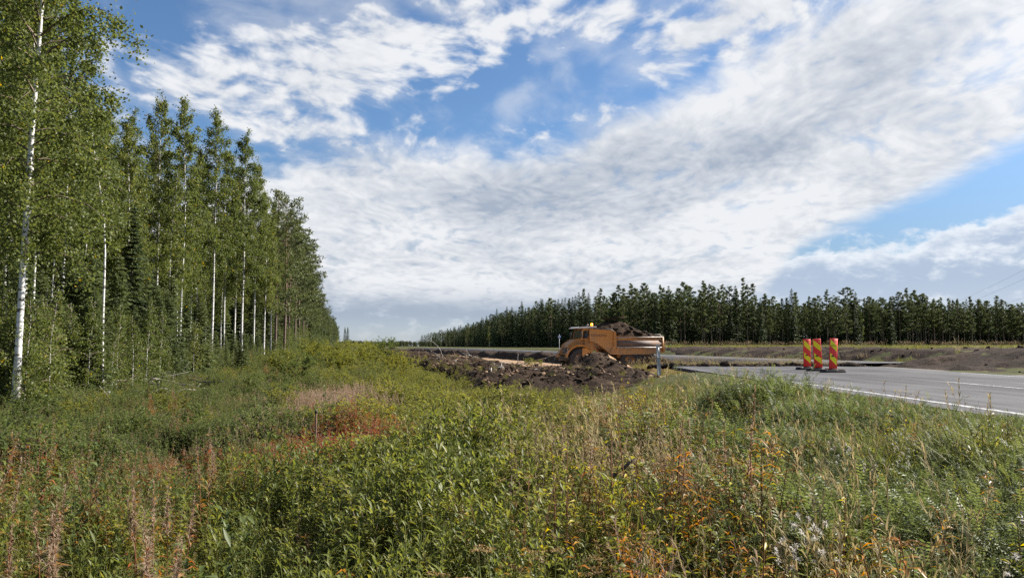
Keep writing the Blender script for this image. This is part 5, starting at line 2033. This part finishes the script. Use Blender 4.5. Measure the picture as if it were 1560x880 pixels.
K = {
    'dead': [p_dead(660 + i) for i in range(3)],
    'willow': [p_willow(500 + i, 0.85 - 0.1 * (i % 2), 7) for i in range(4)],
    'sallow': [p_willow(510 + i, 0.8, 6, 18, 0.072, 0.030, 'sallow_leaf', 0.10, 0.55) for i in range(3)],
    'shrub': [p_shrub(520 + i) for i in range(4)],
    'darkshrub': [p_shrub(530 + i, 0.85, 9, 5, 12, 0.034, 0.026, 'sallow_leaf') for i in range(3)],
    'fireweed': [p_fireweed(540 + i, 0.85, 3, 30, 'fireweed_leaf', 0.35) for i in range(3)],
    'redweed': [p_fireweed(550 + i, 0.75, 4, 34, 'red_leaf', 0.12, 0.085, 0.015, 0.09, 0.35) for i in range(3)],
    'orangeweed': [p_fireweed(560 + i, 0.60, 3, 26, 'orange_leaf', 0.0, 0.095, 0.017, 0.08, 0.0) for i in range(3)],
    'grass': [p_grass(570 + i, 0.55, 48) for i in range(4)],
    'strawgrass': [p_grass(580 + i, 0.55, 40, 'straw', 0.0048, 0.07, 5) for i in range(3)],
    'pinkgrass': [p_grass(590 + i, 0.52, 34, 'pink_straw', 0.0042, 0.09, 7, 'plume', 0.35) for i in range(3)],
    'vetch': [p_vetch(600 + i, 0.34, 26, 0) for i in range(5)] ,
    'herb': [p_herb(610 + i) for i in range(3)] + [p_herb(614, 0.5, 7, 22, 0.055, 0.013, up=0.6)],
    'umbel': [p_umbel(620 + i, 0.7, 2, 'umbel', 0.03) for i in range(2)],
    'golden': [p_golden(630 + i) for i in range(3)],
    'purple': [p_vetch(604, 0.36, 24, 1)],
    'tansy': [p_tansy(640 + i) for i in range(2)],
    'thistle': [p_thistle(650 + i, 0.55, 3, 5) for i in range(2)],
}

# where each kind grows
def bump(x, y, x0, y0, rx, ry, ang=0.0):
    ca, sa = math.cos(ang), math.sin(ang)
    dx, dy = x - x0, y - y0
    a, b = (dx * ca + dy * sa) / rx, (dy * ca - dx * sa) / ry
    return np.exp(-(a * a + b * b))


def weights(x, y):
    a = x - road_x(y)
    n = (x - O[0]) * N_[0] + (y - O[1]) * N_[1]
    woodd = x - edge_x(np.maximum(y, 10))
    c1, c2, c3, c4 = (fbm(x * f, y * f, 3, sd_) for f, sd_ in ((0.55, 11), (0.55, 12), (0.4, 13), (0.7, 14)))
    P = lambda f, p=3.0: np.clip(f * 2 - 0.35, 0.02, 2) ** p        # patchiness
    slope = sstep(-4.3, -2.6, a)                                      # the road bank
    near = 1 - sstep(5.0, 8.0, y)
    far = sstep(20, 32, y)
    left = sstep(-2.2, -4.0, x + 0.06 * y)
    w = {}
    w['willow'] = (1.8 * bump(x, y, -1.4, 5.2, 1.9, 3.2) + 1.4 * bump(x, y, -0.2, 8.5, 1.2, 3.5) + 0.5 * bump(x, y, -3.4, 4.0, 1.6, 1.6) + 0.5 * far * P(c2) * (1 - slope)) * (0.5 + P(c1, 1.5))
    w['sallow'] = (0.9 * left * (1 - far) * P(c2, 2) + 0.5 * bump(x, y, -3.0, 4.2, 1.8, 2.0) + 0.35 * bump(x, y, 0.6, 8.0, 1.2, 4) + 0.25) * (1 - 0.8 * slope) * P(c3, 1)
    w['shrub'] = (2.2 * bump(x, y, -0.6, 13.0, 1.7, 5.5, 0.12) + 1.3 * bump(x, y, -2.4, 24.0, 3.0, 9.0, 0.2) + 1.1 * far * (1 - slope) + 0.25) * (0.4 + P(c4, 1.5)) * (1 - slope)
    wl = (1 - sstep(4.0, 9.5, woodd)) * sstep(6, 9, y)
    w['darkshrub'] = (1.5 * left * P(c1, 2) * sstep(5, 8, y) + 1.3 * wl * P(c4, 2) + 0.25 * far) * (1 - slope)
    w['fireweed'] = (0.6 * wl * P(c2, 2) + 0.55 * bump(x, y, -3.6, 5.4, 2.2, 2.2) + 0.45 * bump(x, y, -5.2, 9.5, 2.0, 3.0) + 0.15 * left * P(c4) + 0.03) * (1 - slope)
    w['redweed'] = 7.0 * bump(x, y, -2.2, 9.9, 0.80, 1.5) + 0.5 * bump(x, y, -3.8, 8.8, 0.8, 1.2)
    w['orangeweed'] = (2.8 * bump(x, y, 0.6, 3.4, 1.1, 0.8) + 2.4 * bump(x, y, -2.3, 3.5, 1.2, 0.8) + 0.5 * near + 0.2 * bump(x, y, -3.5, 8.5, 2.5, 4)) * P(c3, 2)
    w['grass'] = 0.75 * P(c3, 1.2) + (0.25 + 0.55 * sstep(11, 16, y)) * slope * P(c1, 1) + 0.5 * sstep(-2.0, 1.0, x) * near + 0.5 * sstep(2, 7, woodd) * (1 - sstep(7, 11, woodd)) + 0.3
    w['strawgrass'] = 0.42 * P(c1, 2) + 2.6 * bump(x, y, 0.2, 6.6, 0.5, 0.7) + 1.7 * sstep(-1.4, -0.2, a) * sstep(14, 20, y) + 0.9 * (1 - sstep(3, 8, woodd)) * sstep(12, 16, y) + 0.7 * sstep(-3.0, -1.0, a) * sstep(12, 18, y)
    w['pinkgrass'] = 3.4 * bump(x, y, -4.4, 18.5, 1.5, 5.5, 0.2) + 0.9 * bump(x, y, -7.5, 20, 1.8, 5, 0.2) + 0.9 * bump(x, y, -2.9, 10.8, 1.2, 1.3) + 0.45 * bump(x, y, 1.6, 6.8, 0.7, 1.2) + 0.06 * P(c2, 3)
    w['vetch'] = 6.0 * sstep(-4.4, -3.0, a) * (1 - sstep(13, 17, y)) * (0.25 + P(c2, 1)) + 0.25 * sstep(0.6, 1.6, x) * (1 - sstep(12, 18, y))
    w['dead'] = 0.30 + 0.35 * left * P(c3, 1.5)
    w['purple'] = 0.30 * sstep(-4.4, -3.0, a) * (1 - sstep(13, 17, y)) * P(c4, 3)
    w['herb'] = 0.6 * P(c4, 1) + 0.9 * sstep(-1.2, 0.4, x) * (1 - slope) * P(c1, 1) + 0.25
    w['umbel'] = (0.12 * sstep(-0.6, 0.3, x) * near + 0.02) * (1 - slope)
    w['golden'] = (0.5 * sstep(-0.2, 0.8, x) * P(c2, 2) * (1 - 0.6 * slope) + 0.15 * bump(x, y, -0.5, 10, 2, 6)) * (1 - far)
    w['tansy'] = 0.10 * sstep(-0.5, 0.5, x) * P(c4, 2) * (1 - far)
    w['thistle'] = (0.06 * slope + 0.16 * bump(x, y, 2.4, 4.0, 0.8, 0.9)) * (1 - far)
    # right of the middle only fine low growth, no thicket
    fineg = 1 - 0.85 * sstep(-0.7, 0.5, x - 0.02 * y) * (1 - sstep(11, 16, y))
    for k in ('willow', 'sallow', 'shrub', 'darkshrub'):
        w[k] = w[k] * fineg
    for k, v in (('pinkgrass', 0.13), ('fireweed', 0.12), ('strawgrass', 0.22), ('dead', 0.25), ('herb', 0.85), ('grass', 0.45), ('golden', 0.22), ('tansy', 0.10), ('orangeweed', 0.12)):
        w[k] = w[k] + v * (1 - fineg) * (1 - 0.6 * slope) * (0.4 + P(c3, 1.5))
    # inside the coloured patches little else stands
    red = np.clip(bump(x, y, -2.2, 9.8, 0.8, 1.5) * 1.15, 0, 1)
    pink = np.clip(bump(x, y, -4.4, 18.5, 1.6, 5.8, 0.2) * 1.2, 0, 1)
    for k in w:
        if k != 'redweed':
            w[k] = w[k] * (1 - 0.8 * red)
        if k != 'pinkgrass':
            w[k] = w[k] * (1 - 0.85 * pink)
    return w


def growable(x, y):
    a = x - road_x(y)
    n = (x - O[0]) * N_[0] + (y - O[1]) * N_[1]
    s = (x - O[0]) * T[0] + (y - O[1]) * T[1]
    j = 0.5 * (vnoise(x * 0.9, y * 0.9, 66) - 0.5)
    soil = (n > -1.45 + j) & (n < 19.8) & (s > -1.3 + j)
    road = (a > -0.05 + 0.5 * j) & (y < ROAD_END + 0.8)
    wood = x < edge_x(np.maximum(y, 10)) - 3.0
    beyond = (n > 19.8)
    return ~(soil | road | wood | beyond)


def meadow():
    g = np.random.default_rng(900)
    # candidates: dense near the viewer, thinning with distance
    Y, X = [], []
    n1 = 24500
    y = np.sqrt(g.uniform(2.1 ** 2, 14.0 ** 2, n1))
    Y.append(y)
    X.append(g.uniform(-1, 1, n1) * (0.74 * y + 1.7))
    n2 = 30000
    y = 14.0 * (130.0 / 14.0) ** g.uniform(size=n2)
    Y.append(y)
    X.append(g.uniform(-1, 1, n2) * (0.74 * y + 1.7))
    x, y = np.concatenate(X), np.concatenate(Y)
    ok = growable(x, y) & (x > -0.74 * y - 1.7)
    x, y = x[ok], y[ok]
    w = weights(x, y)
    names = list(w)
    Wm = np.stack([np.maximum(w[k] * (0.35 + 1.5 * fbm(x * 0.75 + 31 * q, y * 0.75 - 17 * q, 2, 100 + q) ** 1.5), 0) for q, k in enumerate(names)], 1) ** 1.7
    cs = np.cumsum(Wm, 1)
    r = g.uniform(size=len(x)) * cs[:, -1]
    pick = (r[:, None] > cs).sum(1)
    z = ground_z(x, y)
    a = x - road_x(y)
    for i, k in enumerate(names):
        q = np.where(pick == i)[0]
        if not len(q):
            continue
        m = len(q)
        xs_, ys_ = x[q], y[q]
        sc = g.uniform(0.6, 1.25, m)
        # low by the viewer's feet and on the bank, taller scrub further out
        sc *= np.interp(ys_, [2.1, 4.0, 7.0, 12, 20, 45, 120], [0.62, 0.80, 0.92, 0.85, 0.85, 1.2, 1.9])
        if k in ('willow', 'sallow', 'shrub', 'darkshrub', 'fireweed'):
            sc *= 1 - 0.45 * sstep(-4.5, -2.5, a[q])
        sc *= 1 - (0.25 + 0.35 * sstep(10, 14, ys_)) * sstep(-2.2, -0.8, a[q])
        sc *= 1 - 0.68 * sstep(-1.6, -0.6, a[q])
        nn = (xs_ - O[0]) * N_[0] + (ys_ - O[1]) * N_[1]
        ss = (xs_ - O[0]) * T[0] + (ys_ - O[1]) * T[1]
        bare = sstep(-9.5, -2.4, nn) * sstep(-14, -3, ss) * (1 - sstep(45, 70, ss))
        sc *= 1 - (0.50 if k in ('shrub', 'willow', 'sallow', 'darkshrub') else 0.62) * bare
        # the ground towards the wood carries only low growth
        low = (1 - sstep(4.0, 8.5, xs_ - edge_x(np.maximum(ys_, 10)))) * sstep(5.0, 8.5, ys_)
        sc *= 1 - (0.42 if k in ('darkshrub', 'fireweed', 'sallow') else 0.58) * low * (1 - 0.7 * sstep(40, 70, ys_))
        sc *= np.clip(0.12 + 1.75 * fbm(xs_ * 0.6 + 5, ys_ * 0.6, 3, 71) + 0.5 * (fbm(xs_ * 1.7, ys_ * 1.7, 2, 72) - 0.5), 0.4, 1.6)
        if k in ('vetch', 'purple'):
            sc *= np.clip(0.25 + 1.9 * fbm(xs_ * 1.0 + 3, ys_ * 0.8, 2, 73), 0.5, 1.7)
        if k == 'redweed':
            sc *= 1.1
        sx = sc * np.interp(ys_, [2, 14, 40, 120], [1.0, 1.15, 1.6, 2.6])
        P = np.column_stack([xs_, ys_, z[q]])
        rot = np.column_stack([g.normal(size=m) * 0.10, g.normal(size=m) * 0.10, g.uniform(0, 6.28, m)])
        scatter('meadow_' + LAB[k][0], K[k], P, rot, np.column_stack([sx, sx, sc]), g.integers(0, len(K[k]), m), LAB[k][1], LAB[k][2])


LAB = {
    'willow': ('willow_shoots', 'dense narrow-leaved willow shoots filling the meadow', 'willow'),
    'sallow': ('sallow_shoots', 'broad-leaved sallow shoots among the meadow plants', 'sallow'),
    'shrub': ('scrub', 'yellow-green small-leaved scrub along the meadow and dug soil', 'scrub'),
    'darkshrub': ('dark_scrub', 'dark green small-leaved scrub towards the wood', 'scrub'),
    'fireweed': ('fireweed', 'brown fireweed gone to seed among the scrub', 'fireweed'),
    'redweed': ('red_fireweed', 'red autumn fireweed patch round the rusty stake', 'fireweed'),
    'orangeweed': ('orange_herbs', 'orange and yellow autumn herbs low in the meadow', 'herbs'),
    'grass': ('green_grass', 'long green grass of the meadow and road bank', 'grass'),
    'strawgrass': ('straw_grass', 'dry straw coloured grass on the verge and meadow', 'grass'),
    'pinkgrass': ('pink_grass', 'pinkish dry feathery grass in the meadow', 'grass'),
    'vetch': ('vetch', 'fine-leaved grey-green vetch covering the road bank', 'vetch'),
    'purple': ('purple_vetch', 'vetch with small purple flowers on the road bank', 'vetch'),
    'dead': ('dead_stems', 'bare brown dead stems standing among the meadow plants', 'dead stems'),
    'herb': ('green_herbs', 'mixed green leafy herbs of the meadow', 'herbs'),
    'umbel': ('umbel_herbs', 'brown flat-topped seed heads between the herbs', 'herbs'),
    'golden': ('yellow_stems', 'upright stems with yellowing narrow leaves', 'herbs'),
    'tansy': ('yellow_flowers', 'small yellow flower heads in the meadow', 'flowers'),
    'thistle': ('white_fluff_herbs', 'small herbs with white fluffy seed heads', 'herbs'),
}
meadow()


# sparse growth on the plateau, the road end and the soil beyond the road
def sparse():
    g = np.random.default_rng(901)
    P, Rr, S, I = [], [], [], []
    kinds = [K['strawgrass'][0], K['grass'][1], K['grass'][0], K['pinkgrass'][0]]

    def put(x, y, z, s, i):
        P.append((x, y, z))
        Rr.append((0, 0, g.uniform(0, 6.28)))
        S.append((s * 1.3, s * 1.3, s))
        I.append(i)
    for k in range(9000):
        if k % 2:
            continue
        y = (36 if k % 3 == 0 else 98) * (2.2) ** g.uniform()
        x = g.uniform(0.08, 0.75) * y
        n = (x - O[0]) * N_[0] + (y - O[1]) * N_[1]
        if n < 19.8 or (cut_mask(np.array([x]), np.array([y]))[0] and g.uniform() < 0.93):
            continue
        if float(dtour(np.array(x), np.array(y))) < 4.2:
            continue
        put(x, y, gz(x, y), g.uniform(0.5, 1.0) * (1 + y / 120), g.choice(4, p=[0.12, 0.42, 0.41, 0.05]))
    for k in range(700):      # beyond the torn asphalt
        x = g.uniform(5.5, 15.0)
        y = g.uniform(34.5, 42)
        put(x, y, gz(x, y), g.uniform(0.5, 0.9), g.choice(4, p=[0.5, 0.3, 0.15, 0.05]))
    for k in range(260):      # tufts along the dug soil
        s_, n_ = g.uniform(0, 60), g.uniform(0.3, 5.8) if g.uniform() < 0.6 else g.uniform(15.5, 19)
        q = cpos(s_, n_)
        put(q.x, q.y, q.z, g.uniform(0.3, 0.6), g.choice(4, p=[0.3, 0.3, 0.3, 0.1]))
    for k in range(150):      # growth creeping over the front of the dug ridge
        s_, n_ = g.uniform(-1, 70), g.uniform(-2.0, -0.2)
        q = cpos(s_, n_)
        put(q.x, q.y, q.z, g.uniform(0.22, 0.5), 4 + k % 2)
    kinds += [K['shrub'][0], K['shrub'][1]]
    scatter('field_grass', kinds, P, Rr, S, I, 'thin grass and scrub scattered over the field and dug soil', 'grass')


sparse()

# ------------------------------------------------------------------ plants one can point at
def solo(name, mesh, label, cat, loc, sc, rz=0.0, group=None, parts=None):
    o = bpy.data.objects.new(name, mesh)
    col.objects.link(o)
    o.location = loc
    o.scale = (sc, sc, sc) if not isinstance(sc, tuple) else sc
    o.rotation_euler = (0, 0, rz)
    return tag(o, label, cat, group)


def split_plant(mesh, names):
    """part meshes of a plant, one per material"""
    r = []
    n = len(mesh.vertices)
    co = np.empty(n * 3, np.float32)
    mesh.vertices.foreach_get('co', co)
    co = co.reshape(-1, 3)
    tn = np.empty(n, np.float32)
    mesh.attributes['tint'].data.foreach_get('value', tn)
    np_ = len(mesh.polygons)
    tot = np.empty(np_, np.int32)
    mesh.polygons.foreach_get('loop_total', tot)
    mi = np.empty(np_, np.int32)
    mesh.polygons.foreach_get('material_index', mi)
    vi = np.empty(len(mesh.loops), np.int32)
    mesh.loops.foreach_get('vertex_index', vi)
    st = np.concatenate([[0], np.cumsum(tot)[:-1]])
    for k, nm in enumerate(names):
        sel = mi == k
        if not sel.any():
            continue
        used = np.unique(np.concatenate([vi[st[(sel) & (tot == t)][:, None] + np.arange(t)[None]].ravel() for t in np.unique(tot[sel])]))
        mp = np.full(n, -1)
        mp[used] = np.arange(len(used))
        mb = MB()
        mb.v.append(co[used])
        mb.t.append(tn[used])
        mb.n = len(used)
        for t in np.unique(tot[sel]):
            mb.f.append((mp[vi[st[sel & (tot == t)][:, None] + np.arange(t)[None]]], 0))
        r.append((nm, mb.mesh(nm, [mesh.materials[k]])))
    return r


FWP = [split_plant(p_fireweed(700 + i, 1.0, 2, 30, 'fireweed_leaf', 0.9), ('stem', 'leaves', 'seed_plume')) for i in range(3)]
for k, (bx_, by_) in enumerate(((228, 700), (252, 708), (309, 664), (53, 735), (27, 755), (84, 728), (126, 756), (223, 765), (249, 776), (186, 755), (238, 694), (12, 690), (345, 640))):
    d = 0.66 * FPX / (by_ - 527)
    p = px(bx_, by_, depth=d)
    h = p.z - gz(p.x, p.y)
    place(FWP[k % 3], 'fireweed_plant', 'tall fireweed with pinkish brown seed plume in the scrub', 'fireweed', (p.x, p.y, gz(p.x, p.y)), k * 1.1, (1.0, 1.0, h / 1.0), 'fireweed plumes in the scrub')
BIGS = split_plant(p_willow(710, 0.95, 3, 20, 0.105, 0.034, 'sallow_leaf', 0.05, 0.7), ('stem', 'leaves'))
BIGW = split_plant(p_willow(711, 0.95, 3, 24, 0.10, 0.022, 'willow_leaf', 0.05, 0.9), ('stem', 'leaves'))
for k, (bx_, by_, me, lb) in enumerate(((395, 738, BIGS, 'large-leaved sallow shoot rising above the willow scrub'), (320, 715, BIGW, 'bright green willow shoot rising beside the fireweed plumes'), (150, 790, BIGW, 'fresh willow shoot rising between brown fireweed plumes'), (283, 800, BIGS, 'grey-green sallow shoot low among orange leaves'))):
    d = 0.78 * FPX / (by_ - 527)
    p = px(bx_, by_, depth=d)
    h = p.z - gz(p.x, p.y)
    place(me, 'willow_shoot', lb, 'willow', (p.x, p.y, gz(p.x, p.y)), k, h / 0.95)
THP = [split_plant(p_thistle(720 + i, 0.62, 4, 7), ('stem', 'leaves', 'seed_heads')) for i in range(2)]
for k, (bx_, by_, lb) in enumerate(((1296, 652, 'fluffy white seeded thistle beside the dark hollow on the bank'), (1378, 648, 'broad fluffy white seeded thistle at the crest of the bank'), (1240, 735, 'fluffy white seeded thistle lower down among yellow leaves'), (1530, 800, 'low fluffy white seeded thistle in the thin grass'))):
    d = 0.62 * FPX / (by_ - 527)
    p = px(bx_, by_, depth=d)
    h = p.z - gz(p.x, p.y)
    place(THP[k % 2], 'thistle', lb, 'thistle', (p.x, p.y, gz(p.x, p.y)), k, (max(h, 0.4) / 0.85, max(h, 0.4) / 0.85, max(h, 0.4) / 0.68))
UMP = split_plant(p_umbel(730, 0.75, 2, 'umbel', 0.034), ('stem', 'leaves', 'seed_heads'))
for k, (bx_, by_) in enumerate(((690, 832), (716, 838), (822, 846), (880, 838), (935, 842), (985, 800), (800, 840))):
    p = px(bx_, by_, depth=3.15 + 0.1 * k)
    h = p.z - gz(p.x, p.y)
    place(UMP, 'umbel_plant', 'brown flat-topped seed head standing over the low herbs', 'umbel plant', (p.x, p.y, gz(p.x, p.y)), k * 0.9, (1, 1, h / 0.78), 'brown umbels over the low herbs')
GOP = [split_plant(p_golden(740 + i, 0.7, 1), ('stem', 'leaves')) for i in range(2)]
for k, (bx_, by_) in enumerate(((1310, 742), (1440, 690), (1550, 740), (1175, 745), (1345, 800), (1090, 820))):
    p = px(bx_, by_, depth=0.66 * FPX / (by_ - 527))
    h = p.z - gz(p.x, p.y)
    place(GOP[k % 2], 'yellow_leaf_plant', 'single upright stem with bright yellow leaves on the bank', 'herb', (p.x, p.y, gz(p.x, p.y)), k, max(h, 0.3) / 0.68, 'yellow-leaved stems on the bank')

# low bushes and saplings out in the meadow towards the wood
LOWB = [split_plant(p_shrub(760 + i, 0.9, 13, 7, 14, 0.05, 0.034, lf, 0.20), ('stems', 'foliage')) for i, lf in enumerate(('sallow_leaf', 'shrub_leaf', 'sallow_leaf'))]
g = np.random.default_rng(33)
for (bx_, d) in ((60, 12.5), (120, 15), (205, 12), (262, 17), (330, 14), (300, 22), (368, 20), (240, 20), (402, 28), (345, 30), (170, 18.5), (430, 17), (90, 10.5), (290, 12.5), (395, 24), (452, 21), (640, 17), (600, 22), (560, 27), (655, 21)):
    x = (bx_ - 780) / FPX * d
    right_ = bx_ > 500
    place(LOWB[1 if right_ else g.integers(0, 3)], 'low_bush', 'low yellow-green bush in the meadow before the dug soil' if right_ else 'low leafy bush in the open grass between meadow and wood', 'bush', (x, d, gz(x, d) - 0.03), g.uniform(0, 6), g.uniform(0.6, 1.0), 'low bushes before the dug soil' if right_ else 'low bushes between meadow and wood')

# bushes standing out of the scrub
def bush_parts(seed, h, ns, nb, nl, ln, wd, leaf, spread):
    return split_plant(p_shrub(seed, h, ns, nb, nl, ln, wd, leaf, spread), ('stems', 'foliage'))


BU = [bush_parts(750, 1.5, 16, 9, 16, 0.085, 0.05, 'shrub_leaf', 0.30), bush_parts(751, 1.5, 16, 9, 16, 0.09, 0.04, 'sallow_leaf', 0.32), bush_parts(752, 1.5, 18, 9, 16, 0.08, 0.04, 'shrub_leaf', 0.38)]
for (bx_, d, h, k, lb, gr) in ((455, 27, 1.15, 1, 'rounded dark willow bush between pink grass and the wood', None), (432, 36, 1.3, 0, 'light green bush at the grass edge by the birches', None), (520, 38, 1.3, 0, 'willow bush of the scrub belt beside the dug soil', 'bushes of the scrub belt'), (500, 48, 1.6, 2, 'willow bush of the scrub belt beside the dug soil', 'bushes of the scrub belt'), (548, 46, 1.5, 2, 'willow bush of the scrub belt beside the dug soil', 'bushes of the scrub belt'), (565, 55, 1.55, 0, 'willow bush of the scrub belt beside the dug soil', 'bushes of the scrub belt'), (478, 58, 1.9, 0, 'willow bush of the scrub belt beside the dug soil', 'bushes of the scrub belt'),
                             (585, 60, 1.95, 1, 'dark twiggy bush rising to the horizon above the scrub', None), (600, 44, 1.2, 0, 'willow bush of the scrub belt beside the dug soil', 'bushes of the scrub belt'), (612, 36, 1.0, 2, 'willow bush of the scrub belt beside the dug soil', 'bushes of the scrub belt'),
                             (1135, 46, 0.95, 1, 'green bush on the soil behind the barrier boards', 'bushes behind the barrier boards'), (1165, 44, 0.9, 1, 'green bush on the soil behind the barrier boards', 'bushes behind the barrier boards'), (1200, 42, 1.05, 0, 'green bush on the soil behind the barrier boards', 'bushes behind the barrier boards'), (1215, 40, 0.9, 1, 'green bush on the soil behind the barrier boards', 'bushes behind the barrier boards'),
                             (1312, 37, 0.95, 1, 'single round bush at the road edge before the soil bank', None), (1432, 29, 0.62, 0, 'young yellow-green sapling on the soil bank', None), (1368, 33, 0.5, 0, 'tiny yellow-green seedling on the soil bank', None), (806, 62, 1.1, 0, 'yellow-green bush on the far side of the sand track', None), (820, 66, 0.8, 2, 'low pale bush on the far side of the sand track', None)):
    x = (bx_ - 780) / FPX * d
    n = (x - O[0]) * N_[0] + (d - O[1]) * N_[1]
    s = (x - O[0]) * T[0] + (d - O[1]) * T[1]
    z = cz(s, n) if -0.5 < n < 20 and s > -1 else gz(x, d)
    place(BU[k], 'willow_bush', lb, 'bush', (x, d, z - 0.03), bx_ * 0.1, h / 1.75 * (1.4 if bx_ < 700 else 1.0), gr)
